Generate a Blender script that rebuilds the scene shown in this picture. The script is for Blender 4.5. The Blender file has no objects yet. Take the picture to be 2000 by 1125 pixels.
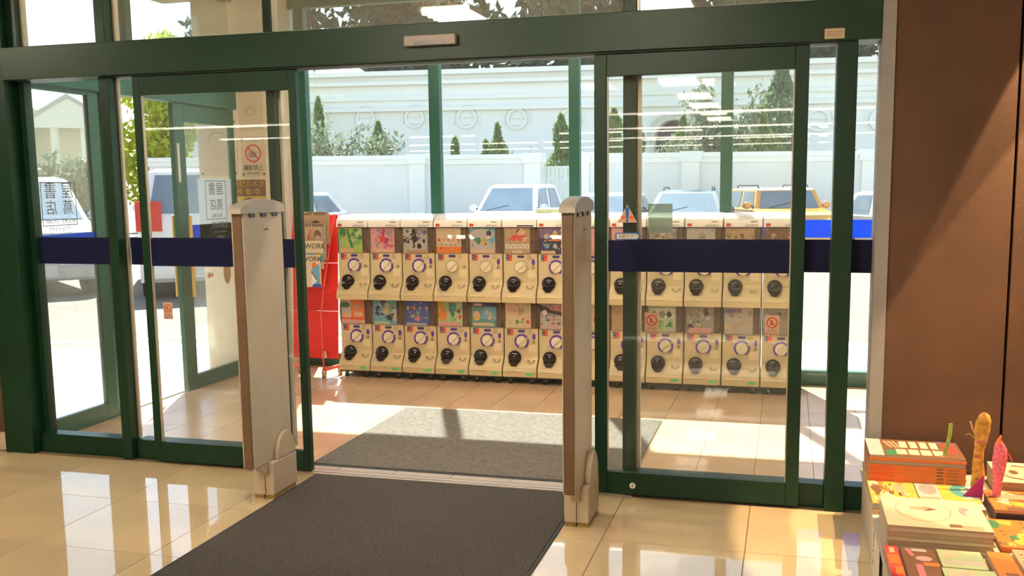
import bpy, bmesh, math, random
from mathutils import Vector, Matrix, Euler
R = math.radians
sc = bpy.context.scene
COL = sc.collection

# ------------------------------------------------------------------ camera
cam_data = bpy.data.cameras.new('camera')
cam = bpy.data.objects.new('camera', cam_data)
COL.objects.link(cam)
sc.camera = cam
cam_data.sensor_fit = 'HORIZONTAL'
cam_data.sensor_width = 36.0
cam_data.lens = 36.0 * 1891.2 / 2000.0
cam_data.shift_x = -25.8 / 2000.0
cam_data.shift_y = 50.5 / 2000.0
cam_data.clip_start = 0.05
cam_data.clip_end = 400
_y, _p, _r = 0.26554374, 0.13122, -0.01165642
_A = Matrix(((math.cos(_y), math.sin(_y), 0), (-math.sin(_y), math.cos(_y), 0), (0, 0, 1)))
_B = Matrix(((1, 0, 0), (0, 0, -1), (0, 1, 0)))
_P = Matrix(((1, 0, 0), (0, math.cos(_p), -math.sin(_p)), (0, math.sin(_p), math.cos(_p))))
_Q = Matrix(((math.cos(_r), -math.sin(_r), 0), (math.sin(_r), math.cos(_r), 0), (0, 0, 1)))
_M = _Q @ _P @ _B @ _A                       # world -> camera (x right, y down, z forward)
_C2W = Matrix.Diagonal((1, -1, -1)) @ _M     # to blender camera axes
cam.matrix_world = Matrix.Translation((0, 0, 1.6)) @ _C2W.transposed().to_4x4()

# ------------------------------------------------------------------ world, sun, exposure
SUN_EL, SUN_AZ = 52.0, 22.0                  # elevation; degrees left of straight out of the shop front
world = bpy.data.worlds.new('sky')
sc.world = world
world.use_nodes = True
wn = world.node_tree
bg = wn.nodes['Background']
sky = wn.nodes.new('ShaderNodeTexSky')
sky.sky_type = 'NISHITA'
sky.sun_disc = False
sky.sun_elevation = R(SUN_EL)
sky.sun_rotation = R(-SUN_AZ)
sky.air_density = 1.0
sky.dust_density = 0.3
wb = wn.nodes.new('ShaderNodeMix')           # the photograph's warm white balance
wb.data_type = 'RGBA'
wb.blend_type = 'MULTIPLY'
wb.inputs[0].default_value = 1.0
wb.inputs[7].default_value = (1.10, 1.0, 0.88, 1)
wn.links.new(sky.outputs[0], wb.inputs[6])
wn.links.new(wb.outputs[2], bg.inputs[0])
bg.inputs[1].default_value = 0.105

sun_d = bpy.data.lights.new('sun', 'SUN')
sun_d.energy = 4.3
sun_d.angle = R(0.8)
sun_d.color = (1.0, 0.97, 0.92)
sun = bpy.data.objects.new('sun', sun_d)
COL.objects.link(sun)
_sd = Vector((-math.sin(R(SUN_AZ)) * math.cos(R(SUN_EL)), math.cos(R(SUN_AZ)) * math.cos(R(SUN_EL)), math.sin(R(SUN_EL))))
sun.location = _sd * 40
sun.rotation_euler = (-_sd).to_track_quat('-Z', 'Y').to_euler()

sc.view_settings.view_transform = 'Standard'
sc.view_settings.look = 'None'
sc.view_settings.exposure = 2.22
sc.view_settings.gamma = 1.0
sc.view_settings.use_curve_mapping = False
sc.cycles.max_bounces = 8
sc.cycles.diffuse_bounces = 4
sc.cycles.glossy_bounces = 4
sc.cycles.transparent_max_bounces = 40
sc.cycles.caustics_reflective = False
sc.cycles.caustics_refractive = False
sc.cycles.sample_clamp_indirect = 4.0
sc.cycles.use_denoising = True

# ------------------------------------------------------------------ materials
MATS = {}


def mat(name, col, rough=0.5, metal=0.0, var=0.06, scale=8.0, bump=0.0, bscale=60.0, coat=0.0, spec=0.5):
    """Principled material whose colour is varied by a noise texture."""
    if name in MATS:
        return MATS[name]
    m = bpy.data.materials.new(name)
    m.use_nodes = True
    nt = m.node_tree
    p = nt.nodes['Principled BSDF']
    p.inputs['Roughness'].default_value = rough
    p.inputs['Metallic'].default_value = metal
    p.inputs['Specular IOR Level'].default_value = spec
    if coat:
        p.inputs['Coat Weight'].default_value = coat
        p.inputs['Coat Roughness'].default_value = 0.08
    tc = nt.nodes.new('ShaderNodeTexCoord')
    if var:
        n = nt.nodes.new('ShaderNodeTexNoise')
        n.inputs['Scale'].default_value = scale
        n.inputs['Detail'].default_value = 4
        nt.links.new(tc.outputs['Object'], n.inputs['Vector'])
        r = nt.nodes.new('ShaderNodeValToRGB')
        a = [max(0, c * (1 - var)) for c in col]
        b = [min(1, c * (1 + var)) for c in col]
        r.color_ramp.elements[0].color = (*a, 1)
        r.color_ramp.elements[1].color = (*b, 1)
        r.color_ramp.elements[0].position = 0.3
        r.color_ramp.elements[1].position = 0.7
        nt.links.new(n.outputs['Fac'], r.inputs[0])
        nt.links.new(r.outputs[0], p.inputs['Base Color'])
    else:
        p.inputs['Base Color'].default_value = (*col, 1)
    if bump:
        n2 = nt.nodes.new('ShaderNodeTexNoise')
        n2.inputs['Scale'].default_value = bscale
        n2.inputs['Detail'].default_value = 3
        nt.links.new(tc.outputs['Object'], n2.inputs['Vector'])
        bp = nt.nodes.new('ShaderNodeBump')
        bp.inputs['Strength'].default_value = bump
        bp.inputs['Distance'].default_value = 0.01
        nt.links.new(n2.outputs['Fac'], bp.inputs['Height'])
        nt.links.new(bp.outputs[0], p.inputs['Normal'])
    MATS[name] = m
    return m


def glass(name, tint=(0.95, 0.98, 0.96), refl=1.0, haze=0.0, hazecol=(0.9, 0.9, 0.88)):
    """Window glass: clear with Fresnel reflection, optional haze mixed in."""
    m = bpy.data.materials.new(name)
    m.use_nodes = True
    nt = m.node_tree
    for n in list(nt.nodes):
        nt.nodes.remove(n)
    out = nt.nodes.new('ShaderNodeOutputMaterial')
    tr = nt.nodes.new('ShaderNodeBsdfTransparent')
    tr.inputs[0].default_value = (*tint, 1)
    gl = nt.nodes.new('ShaderNodeBsdfGlossy')
    gl.inputs['Roughness'].default_value = 0.0
    fr = nt.nodes.new('ShaderNodeFresnel')
    ge = nt.nodes.new('ShaderNodeNewGeometry')      # same Fresnel on both faces of the thin pane
    io = nt.nodes.new('ShaderNodeMapRange')
    io.inputs['To Min'].default_value = 1.45
    io.inputs['To Max'].default_value = 1.0 / 1.45
    nt.links.new(ge.outputs['Backfacing'], io.inputs['Value'])
    nt.links.new(io.outputs[0], fr.inputs[0])
    mu = nt.nodes.new('ShaderNodeMath')
    mu.operation = 'MULTIPLY'
    mu.inputs[1].default_value = refl
    nt.links.new(fr.outputs[0], mu.inputs[0])
    mx = nt.nodes.new('ShaderNodeMixShader')
    nt.links.new(mu.outputs[0], mx.inputs[0])
    nt.links.new(gl.outputs[0], mx.inputs[2])
    if haze:
        df = nt.nodes.new('ShaderNodeBsdfDiffuse')
        df.inputs[0].default_value = (*hazecol, 1)
        tl = nt.nodes.new('ShaderNodeBsdfTranslucent')
        tl.inputs[0].default_value = (*hazecol, 1)
        m1 = nt.nodes.new('ShaderNodeMixShader')
        m1.inputs[0].default_value = 0.5
        nt.links.new(df.outputs[0], m1.inputs[1])
        nt.links.new(tl.outputs[0], m1.inputs[2])
        ns = nt.nodes.new('ShaderNodeTexNoise')
        ns.inputs['Scale'].default_value = 3.0
        tc = nt.nodes.new('ShaderNodeTexCoord')
        nt.links.new(tc.outputs['Object'], ns.inputs['Vector'])
        mr = nt.nodes.new('ShaderNodeMapRange')
        mr.inputs['To Min'].default_value = haze * 0.8
        mr.inputs['To Max'].default_value = haze * 1.2
        nt.links.new(ns.outputs['Fac'], mr.inputs['Value'])
        m2 = nt.nodes.new('ShaderNodeMixShader')
        nt.links.new(mr.outputs[0], m2.inputs[0])
        nt.links.new(tr.outputs[0], m2.inputs[1])
        nt.links.new(m1.outputs[0], m2.inputs[2])
        nt.links.new(m2.outputs[0], mx.inputs[1])
    else:
        nt.links.new(tr.outputs[0], mx.inputs[1])
    nt.links.new(mx.outputs[0], out.inputs[0])
    MATS[name] = m
    return m


def emit(name, col, strength):
    m = bpy.data.materials.new(name)
    m.use_nodes = True
    nt = m.node_tree
    p = nt.nodes['Principled BSDF']
    p.inputs['Base Color'].default_value = (*col, 1)
    p.inputs['Emission Color'].default_value = (*col, 1)
    p.inputs['Emission Strength'].default_value = strength
    MATS[name] = m
    return m


def film(name, col, k=0.6):
    """Coloured plastic film that lets some daylight through."""
    m = mat(name, col, 0.35, var=0.04)
    nt = m.node_tree
    p = nt.nodes['Principled BSDF']
    out = nt.nodes['Material Output']
    tl = nt.nodes.new('ShaderNodeBsdfTranslucent')
    tl.inputs[0].default_value = (*col, 1)
    mx = nt.nodes.new('ShaderNodeMixShader')
    mx.inputs[0].default_value = k
    nt.links.new(p.outputs[0], mx.inputs[1])
    nt.links.new(tl.outputs[0], mx.inputs[2])
    nt.links.new(mx.outputs[0], out.inputs[0])
    return m


def leafmat(name, col, k=0.35):
    m = film(name, col, k)
    m.node_tree.nodes['Principled BSDF'].inputs['Roughness'].default_value = 0.7
    return m


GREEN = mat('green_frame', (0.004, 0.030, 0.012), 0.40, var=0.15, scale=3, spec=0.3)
GREEN_OUT_LIT = mat('outer_green_frame_lit', (0.008, 0.085, 0.055), 0.4, var=0.1, scale=3)  # the frame green again, daylight on the outer frames put into the colour
ALU = mat('aluminium_trim', (0.50, 0.43, 0.34), 0.4, metal=0.4, var=0.1)
BLUE_SHADED = mat('blue_film_shaded', (0.006, 0.009, 0.040), 0.5, var=0.1, scale=3, spec=0.15)  # the blue film again, darkened in colour for the shade indoors
BLUE = film('blue_film', (0.02, 0.16, 0.66), 0.7)
PANE = glass('inner_glass', (0.98, 0.99, 0.98), 0.35, 0.018, (0.75, 0.70, 0.60))
PANE_OUT = glass('outer_glass', (0.94, 0.97, 0.95), 0.8, 0.012)
PANE_SIDE = glass('side_glass', (0.95, 0.98, 0.97), 0.8, 0.07, (0.85, 0.90, 0.86))
BLACK = mat('black_plastic', (0.012, 0.010, 0.010), 0.25, var=0.1)
WHITE = mat('white_paper', (0.62, 0.60, 0.55), 0.7)
CREAM = mat('cream_paper', (0.54, 0.43, 0.29), 0.7)
RED = mat('red_print', (0.55, 0.04, 0.025), 0.55)
ORANGE = mat('orange_print', (0.62, 0.15, 0.02), 0.55)
YELLOW = mat('yellow_print', (0.50, 0.33, 0.045), 0.55)
BROWN_P = mat('dark_brown_print', (0.10, 0.05, 0.02), 0.6)
PURPLE = mat('purple_plastic', (0.10, 0.03, 0.35), 0.35)
CHROME = mat('chrome', (0.6, 0.58, 0.55), 0.25, metal=0.9)
RUBBER = mat('rubber', (0.02, 0.02, 0.02), 0.7)
PAL = {
    'green': mat('print_green', (0.170, 0.374, 0.068), 0.5), 'lime': mat('print_lime', (0.326, 0.476, 0.095), 0.5),
    'dkgreen': mat('print_dark_green', (0.034, 0.163, 0.068), 0.5), 'pink': mat('print_pink', (0.490, 0.150, 0.204), 0.5),
    'rose': mat('print_rose', (0.558, 0.286, 0.286), 0.5), 'red': RED, 'orange': ORANGE, 'yellow': YELLOW,
    'peach': mat('print_peach', (0.578, 0.374, 0.258), 0.5), 'cream': CREAM, 'white': WHITE,
    'grey': mat('print_grey', (0.238, 0.224, 0.224), 0.5), 'lgrey': mat('print_light_grey', (0.394, 0.374, 0.354), 0.5),
    'black': mat('print_black', (0.017, 0.014, 0.017), 0.5), 'blue': mat('print_blue', (0.041, 0.082, 0.326), 0.5),
    'sky': mat('print_sky', (0.109, 0.306, 0.422), 0.5), 'teal': mat('print_teal', (0.054, 0.245, 0.245), 0.5),
    'navy': mat('print_navy', (0.024, 0.020, 0.082), 0.5), 'purple': mat('print_purple', (0.150, 0.082, 0.218), 0.5),
    'magenta': mat('print_magenta', (0.354, 0.014, 0.150), 0.5), 'brown': mat('print_brown', (0.150, 0.068, 0.034), 0.5),
    'tan': mat('print_tan', (0.374, 0.258, 0.150), 0.5), 'skin': mat('print_skin', (0.476, 0.306, 0.224), 0.5),
    'pgreen': mat('print_pale_green', (0.354, 0.449, 0.286), 0.5),
}

# ------------------------------------------------------------------ mesh builder


class MB:
    def __init__(s):
        s.v, s.f, s.mi = [], [], []

    def face(s, pts, mi=0):
        b = len(s.v)
        s.v += [tuple(p) for p in pts]
        s.f.append(tuple(range(b, b + len(pts))))
        s.mi.append(mi)
        return s

    def box(s, x0, x1, y0, y1, z0, z1, mi=0):
        b = len(s.v)
        s.v += [(x0, y0, z0), (x1, y0, z0), (x1, y1, z0), (x0, y1, z0), (x0, y0, z1), (x1, y0, z1), (x1, y1, z1), (x0, y1, z1)]
        for q in ((0, 3, 2, 1), (4, 5, 6, 7), (0, 1, 5, 4), (1, 2, 6, 5), (2, 3, 7, 6), (3, 0, 4, 7)):
            s.f.append(tuple(b + i for i in q))
            s.mi.append(mi)
        return s

    def loft(s, rings, cap=True, mi=0):
        """rings: list of equal-length closed loops."""
        b = len(s.v)
        n = len(rings[0])
        for r in rings:
            s.v += [tuple(p) for p in r]
        for i in range(len(rings) - 1):
            for j in range(n):
                k = (j + 1) % n
                s.f.append((b + i * n + j, b + i * n + k, b + (i + 1) * n + k, b + (i + 1) * n + j))
                s.mi.append(mi)
        if cap:
            s.f.append(tuple(b + j for j in reversed(range(n))))
            s.f.append(tuple(b + (len(rings) - 1) * n + j for j in range(n)))
            s.mi += [mi, mi]
        return s

    def prism(s, poly, axis, a, b_, mi=0):
        """poly: 2-D loop; axis 'x': (y,z) pairs; 'y': (x,z); 'z': (x,y)."""
        def P(p, t):
            return {'x': (t, p[0], p[1]), 'y': (p[0], t, p[1]), 'z': (p[0], p[1], t)}[axis]
        return s.loft([[P(p, a) for p in poly], [P(p, b_) for p in poly]], True, mi)

    def cyl(s, p0, p1, r0, r1=None, n=16, mi=0):
        r1 = r0 if r1 is None else r1
        p0, p1 = Vector(p0), Vector(p1)
        d = (p1 - p0).normalized()
        u = d.orthogonal().normalized()
        w = d.cross(u)
        rings = []
        for p, r in ((p0, r0), (p1, r1)):
            rings.append([p + u * (r * math.cos(2 * math.pi * i / n)) + w * (r * math.sin(2 * math.pi * i / n)) for i in range(n)])
        return s.loft(rings, True, mi)

    def tube(s, pts, r, n=8, mi=0):
        pts = [Vector(p) for p in pts]
        rings = []
        u = None
        for i, p in enumerate(pts):
            d = (pts[min(i + 1, len(pts) - 1)] - pts[max(i - 1, 0)]).normalized()
            u = d.orthogonal().normalized() if u is None else (u - d * u.dot(d)).normalized()
            w = d.cross(u)
            rr = r[i] if isinstance(r, (list, tuple)) else r
            rings.append([p + u * (rr * math.cos(2 * math.pi * k / n)) + w * (rr * math.sin(2 * math.pi * k / n)) for k in range(n)])
        return s.loft(rings, True, mi)

    def ring(s, c, ro, ri, axis, t0, t1, n=32, a0=0.0, a1=2 * math.pi, mi=0):
        """flat annulus with thickness; axis 'y' -> in xz-plane, 'x' -> in yz-plane, 'z' -> in xy-plane."""
        full = abs(a1 - a0 - 2 * math.pi) < 1e-6
        m = n if full else n + 1
        def P(a, r, t):
            q = (c[0] + r * math.cos(a), c[1] + r * math.sin(a))
            return {'y': (q[0], t, q[1]), 'x': (t, q[0], q[1]), 'z': (q[0], q[1], t)}[axis]
        b = len(s.v)
        for i in range(m):
            a = a0 + (a1 - a0) * i / n
            s.v += [P(a, ro, t0), P(a, ri, t0), P(a, ri, t1), P(a, ro, t1)]
        for i in range(n):
            j = (i + 1) % m
            for k in range(4):
                l = (k + 1) % 4
                s.f.append((b + i * 4 + k, b + i * 4 + l, b + j * 4 + l, b + j * 4 + k))
                s.mi.append(mi)
        return s

    def sphere(s, c, r, nu=16, nv=10, sc_=(1, 1, 1), mi=0, zmin=-1.0):
        rings = []
        for i in range(nv + 1):
            t = -math.pi / 2 + math.pi * i / nv
            z = max(zmin, math.sin(t))
            q = math.cos(t) if math.sin(t) > zmin else math.sqrt(max(0, 1 - zmin * zmin))
            q = max(q, 1e-3)
            rings.append([(c[0] + r * sc_[0] * q * math.cos(2 * math.pi * j / nu), c[1] + r * sc_[1] * q * math.sin(2 * math.pi * j / nu), c[2] + r * sc_[2] * z) for j in range(nu)])
        return s.loft(rings, True, mi)

    def move(s, dx, dy, dz):
        s.v = [(x + dx, y + dy, z + dz) for x, y, z in s.v]
        return s

    def xf(s, M):
        s.v = [tuple(M @ Vector(p)) for p in s.v]
        return s

    def mesh(s, name, mats, smooth=False):
        me = bpy.data.meshes.new(name)
        me.from_pydata(s.v, [], s.f)
        for m in (mats if isinstance(mats, (list, tuple)) else [mats]):
            me.materials.append(m)
        if len(me.materials) > 1:
            me.polygons.foreach_set('material_index', s.mi)
        bm = bmesh.new()
        bm.from_mesh(me)
        bmesh.ops.recalc_face_normals(bm, faces=bm.faces)
        bm.to_mesh(me)
        bm.free()
        if smooth:
            me.polygons.foreach_set('use_smooth', [True] * len(me.polygons))
            me.set_sharp_from_angle(angle=R(40))
        me.update()
        return me


def props(o, label=None, cat=None, group=None, kind=None):
    if label:
        o['label'] = label
    if cat:
        o['category'] = cat
    if group:
        o['group'] = group
    if kind:
        o['kind'] = kind
    return o


def thing(name, label, cat, loc=(0, 0, 0), rotz=0.0, group=None, kind=None):
    o = bpy.data.objects.new(name, None)
    o.empty_display_size = 0.1
    COL.objects.link(o)
    o.location = loc
    o.rotation_euler = (0, 0, rotz)
    return props(o, label, cat, group, kind)


def part(name, mb, m, parent=None, world=True, smooth=False, bevel=0.0, label=None):
    """One mesh object; with world=True the builder's coordinates are world ones and the parent's base is subtracted."""
    if parent is not None and world:
        l = parent.location.copy()
        q = parent.parent
        while q is not None:
            l = l + q.location
            q = q.parent
        mb.move(-l.x, -l.y, -l.z)
    me = mb if isinstance(mb, bpy.types.Mesh) else mb.mesh(name, m, smooth)
    o = bpy.data.objects.new(name, me)
    COL.objects.link(o)
    if parent is not None:
        o.parent = parent
    if bevel:
        b = o.modifiers.new('bevel', 'BEVEL')
        b.width = bevel
        b.segments = 2
        b.limit_method = 'ANGLE'
        b.angle_limit = R(50)
    if label:
        o['label'] = label
    return o


def solo(name, mb, m, label, cat, group=None, kind=None, smooth=False, bevel=0.0, loc=None):
    """A thing that is one mesh; its origin is put at its base."""
    xs = [p[0] for p in mb.v]
    ys = [p[1] for p in mb.v]
    zs = [p[2] for p in mb.v]
    c = ((min(xs) + max(xs)) / 2, (min(ys) + max(ys)) / 2, min(zs)) if loc is None else loc
    mb.move(-c[0], -c[1], -c[2])
    o = part(name, mb, m, None, False, smooth, bevel)
    o.location = c
    return props(o, label, cat, group, kind)


def copy_tree(o, parent=None):
    c = o.copy()
    COL.objects.link(c)
    c.parent = parent
    for ch in o.children:
        copy_tree(ch, c)
    return c


_TXT = {}


def text_mesh(s, size, m, extrude=0.0004):
    k = (s, size, m.name)
    if k in _TXT:
        return _TXT[k]
    cu = bpy.data.curves.new('lettering', 'FONT')
    cu.body = s
    cu.size = size
    cu.align_x = 'CENTER'
    cu.align_y = 'CENTER'
    cu.extrude = extrude
    cu.resolution_u = 3
    o = bpy.data.objects.new('lettering_tmp', cu)
    COL.objects.link(o)
    dg = bpy.context.evaluated_depsgraph_get()
    me = bpy.data.meshes.new_from_object(o.evaluated_get(dg))
    bpy.data.objects.remove(o)
    me.materials.clear()
    me.materials.append(m)
    _TXT[k] = me
    return me


def text(name, s, size, m, parent, loc, rot=(90, 0, 0), sx=1.0):
    """Lettering on a surface; loc is local to the parent. rot (90,0,0) faces the shop floor (-Y)."""
    o = bpy.data.objects.new(name, text_mesh(s, size, m))
    COL.objects.link(o)
    o.parent = parent
    o.location = loc
    o.rotation_euler = tuple(R(a) for a in rot)
    o.scale = (sx, 1, 1)
    return o


def discpoly(cx, cy, r, n=12, ry=None):
    ry = r if ry is None else ry
    return [(cx + r * math.cos(2 * math.pi * i / n), cy + ry * math.sin(2 * math.pi * i / n)) for i in range(n)]


def flat_print(w, h, bgc, shapes, x0=0.0, z0=0.0, y=0.0, t=0.0012):
    """A printed card standing in the XZ plane facing -Y: background plus coloured shapes.
    shapes: (kind, colour, ...) in fractions of the card."""
    names = [bgc]
    mb = MB()
    mb.box(x0, x0 + w, y, y + t, z0, z0 + h, 0)
    off = 0.0003
    for k, sh in enumerate(shapes):
        kind, c = sh[0], sh[1]
        if c not in names:
            names.append(c)
        mi = names.index(c)
        yy = y - off - 0.00001 * k
        if kind == 'r':
            _, _, a, b, c2, d = sh
            poly = [(a, b), (c2, b), (c2, d), (a, d)]
        elif kind == 'd':
            _, _, cx, cy, r = sh
            poly = discpoly(cx, cy, r, 12, r * w / h)
        elif kind == 'e':
            _, _, cx, cy, rx, ry = sh
            poly = discpoly(cx, cy, rx, 12, ry)
        else:
            poly = sh[2]
        mb.face([(x0 + min(max(p[0], 0), 1) * w, yy, z0 + min(max(p[1], 0), 1) * h) for p in poly], mi)
    return mb, [PAL[n] for n in names]


# ================================================================== SETTING: shop shell
ZC = 3.0                                     # shop ceiling
YF = 4.84                                    # plane of the sliding doors
TILE = mat('polished_tile', (0.60, 0.47, 0.28), 0.035, var=0.07, scale=1.5, spec=0.6)
TILE_V = mat('vestibule_tile', (0.62, 0.42, 0.27), 0.22, var=0.10, scale=2.5, spec=0.5)
GROUT = mat('grout', (0.16, 0.11, 0.06), 0.8)
BROWN = mat('brown_wall_cloth', (0.105, 0.049, 0.024), 0.75, var=0.22, scale=2.5, bump=0.25, bscale=220)
BEIGE = mat('beige_wall', (0.55, 0.44, 0.32), 0.7, var=0.1)
CEIL = mat('ceiling_board', (0.34, 0.25, 0.16), 0.8)
GREY_T = mat('grey_trim', (0.29, 0.28, 0.27), 0.6)


def struct(name, mb, m, label, cat, **k):
    return solo(name, mb, m, label, cat, kind='structure', **k)


# shop floor: slab with recessed joints, single tiles where they can be told apart
TX, TY = 0.6365, 0.6365
TX0, TY0 = -0.152 - TX * 10, 4.808 - TY * 6
mb = MB()
X0, X1, Y0, Y1 = TX0, TX0 + TX * 14, TY0, 4.808
mb.box(X0, X1, Y0, Y1, -0.06, -0.003, 1)
for a, b, c, d in ((-16, X0, -20, 4.96), (X1, 7, -20, 4.96), (X0, X1, -20, Y0)):
    mb.box(a, b, c, d, -0.06, 0.0, 0)
mb.box(X0, X1, Y1, 4.96, -0.06, -0.001, 1)
floor = solo('floor', mb, [TILE, GROUT], 'cream polished tile floor of the shop', 'floor', kind='structure', loc=(0, 0, 0))
tile_me = MB().box(-TX / 2 + 0.002, TX / 2 - 0.002, -TY / 2 + 0.002, TY / 2 - 0.002, -0.0035, 0.0).mesh('tile', TILE)
for i in range(14):
    for j in range(6):
        o = bpy.data.objects.new('tile', tile_me)
        COL.objects.link(o)
        o.parent = floor
        o.location = (X0 + TX * (i + 0.5), Y0 + TY * (j + 0.5), 0)

struct('ceiling', MB().box(-16, 7, -20, 4.9, ZC, ZC + 0.2), CEIL, 'brown-grey board ceiling above the shop floor', 'ceiling')
struct('wall_back', MB().box(-16, 7, -20.2, -20, 0, ZC), mat('brown_far_wall', (0.20, 0.11, 0.055), 0.8), 'brown wall far behind the shop floor', 'wall')
struct('wall_left', MB().box(-16.2, -16, -20, 4.9, 0, ZC), MATS['brown_far_wall'], 'brown side wall of the shop', 'wall')
struct('wall_right', MB().box(7, 7.2, -20, 4.9, 0, ZC), MATS['brown_far_wall'], 'brown side wall beyond the book table', 'wall')
# front wall: brown panels left and right of the entrance
struct('wall_front', MB().box(-16, -4.66, 4.86, 4.98, 0, ZC), BROWN, 'brown wall beside the green end post', 'wall')
struct('baseboard_left', MB().box(-16, -4.66, 4.84, 4.86, 0, 0.11), BEIGE, 'beige baseboard under the brown wall', 'baseboard')
wf = thing('wall_entrance', 'brown cloth-textured wall behind the book table', 'wall', (0.45, 4.8, 0), kind='structure')
for a, b in ((0.452, 0.968), (0.980, 1.55), (1.562, 2.6), (2.612, 7.0)):
    part('panel', MB().box(a, b, 4.80, 4.88, 0, ZC), BROWN, wf, bevel=0.002)
part('backing', MB().box(0.46, 7, 4.885, 4.98, 0, ZC), BROWN_P, wf)
struct('trim_1', MB().box(0.392, 0.4515, 4.79, 4.99, 0, ZC), GREY_T, 'grey corner trim between glass front and brown wall', 'trim')

# ------------------------------------------------------------------ glass front: fixed frame
POSTS = [(-4.66, -4.455), (-3.825, -3.762), (0.200, 0.292)]       # posts in the front plane
frame = thing('trim_2', 'dark green door frame with header beam and posts', 'door frame', (-2.1, 4.87, 0), kind='structure')
for a, b in POSTS:
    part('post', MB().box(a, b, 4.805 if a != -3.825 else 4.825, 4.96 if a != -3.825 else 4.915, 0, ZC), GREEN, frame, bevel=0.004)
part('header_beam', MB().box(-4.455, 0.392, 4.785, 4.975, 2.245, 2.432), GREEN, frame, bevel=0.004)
part('header_shadow_gap', MB().box(-3.70, 0.20, 4.80, 4.875, 2.238, 2.2455), mat('shadow_gap_dark', (0.006, 0.012, 0.008), 0.6), frame)  # dark strip standing in for the shadow gap under the header
part('jamb', MB().box(-2.802, -2.748, 4.895, 4.96, 0, ZC), GREEN, frame, bevel=0.004)
part('jamb', MB().box(-0.812, -0.744, 4.895, 4.96, 0, ZC), GREEN, frame, bevel=0.004)
for a in (-2.747, -0.742, -4.4545):
    part('edge_trim', MB().box(a, a + 0.018, 4.93, 4.955, 0.12, 2.245), ALU, frame)
part('edge_trim', MB().box(-3.761, -3.748, 4.895, 4.914, 0.12, 2.245), ALU, frame)
part('transom_mullion', MB().box(-4.455, -4.395, 4.86, 4.94, 2.432, ZC), GREEN, frame)
# fixed side lights
def fixed_light(name, x0, x1, label, rail_y=4.86, top=2.245):
    w = thing(name, label, 'window', ((x0 + x1) / 2, 4.91, 0), kind='structure')
    part('bottom_rail', MB().box(x0, x1, rail_y, 4.955, 0, 0.118), GREEN, w, bevel=0.003)
    part('pane', MB().box(x0, x1, 4.916, 4.924, 0.118, top), PANE, w)
    part('stripe', MB().box(x0, x1, 4.9145, 4.9155, 1.166, 1.326), BLUE_SHADED, w, label='blue safety stripe on the glass, darkened as in shade')
    return w


wL = fixed_light('window_1', -4.432, -3.826, 'tall fixed pane between the green end post and the next post')
part('stile', MB().box(-4.432, -4.395, 4.89, 4.95, 0.118, 2.245), GREEN, wL)
fixed_light('window_2', -3.747, -2.803, 'fixed pane behind the sliding door by the signs')
fixed_light('window_3', -0.743, 0.199, 'fixed pane behind the sliding door with warning stickers')
fixed_light('window_4', 0.293, 0.391, 'narrow fixed pane beside the grey corner trim')
# transom lights
tw = thing('window_5', 'row of transom panes above the green header', 'window', (-2.1, 4.91, 2.432), kind='structure')
for a, b in ((-4.394, -3.826), (-3.761, -2.803), (-2.747, -0.813), (-0.743, 0.199), (0.293, 0.391)):
    part('pane', MB().box(a, b, 4.916, 4.924, 2.433, ZC), glass('transom_glass', (0.80, 0.84, 0.82), 1.6, 0.10, (0.55, 0.45, 0.36)) if 'transom_glass' not in MATS else MATS['transom_glass'], tw)  # brown haze in the glass stands in for the shop's reflection
    part('edge_trim', MB().box(a, a + 0.012, 4.90, 4.94, 2.433, ZC), ALU, tw)
# door sensor and notice on the header
s = thing('door_sensor', 'small grey motion sensor on the green door header', 'sensor', (-1.78, 4.785, 2.315))
part('housing', MB().box(-1.92, -1.64, 4.748, 4.7845, 2.315, 2.367), mat('sensor_grey', (0.33, 0.29, 0.26), 0.5), s, bevel=0.006)
part('lens', MB().box(-1.86, -1.70, 4.745, 4.749, 2.317, 2.332), BLACK, s)
s = thing('notice_sticker', 'small beige notice stuck on the green header', 'sticker', (0.185, 4.784, 2.254))
mbp, mm = flat_print(0.088, 0.046, 'cream', [('r', 'tan', .1, .65, .9, .72), ('r', 'tan', .1, .45, .8, .52), ('r', 'tan', .1, .25, .85, .32)], 0.141, 2.254, 4.7828)
part('paper', mbp, mm, s)

# ------------------------------------------------------------------ sliding doors
def ban_sticker(parent, x0, x1, z0, z1, y):
    w, h = x1 - x0, z1 - z0
    st = part('sticker', MB().box(x0, x1, y - 0.001, y, z0, z1), PAL['peach'], parent, label='small beige prohibition sticker with red ring')
    cx, cz, r = (x0 + x1) / 2, z0 + h * 0.64, w * 0.40
    g = MB().ring((cx, cz), r, r * 0.80, 'y', y - 0.0022, y - 0.0012)
    d = Vector((1, 0, -1)).normalized()
    n = Vector((1, 0, 1)).normalized()
    c = Vector((cx, y - 0.0022, cz))
    g.face([c + d * r * 0.85 + n * r * .1, c + d * r * 0.85 - n * r * .1, c - d * r * 0.85 - n * r * .1, c - d * r * 0.85 + n * r * .1])
    g.face([c + Vector((-r * .35, .0006, -r * .4)), c + Vector((0, .0006, -r * .5)), c + Vector((r * .15, .0006, r * .2)), c + Vector((-r * .1, .0006, r * .5))])
    part('ban_sign', g, mat('sticker_red', (0.45, 0.07, 0.03), 0.5), st)
    l = parent.location
    for k, (tx, sz) in enumerate((('ドアに', .19), ('ちゅうい', .19))):
        text('lettering', tx, w * sz * 1.25, PAL['black'], st, (cx - l.x, y - 0.0018 - l.y, z0 + h * (0.235 - 0.145 * k) - l.z))


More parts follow.
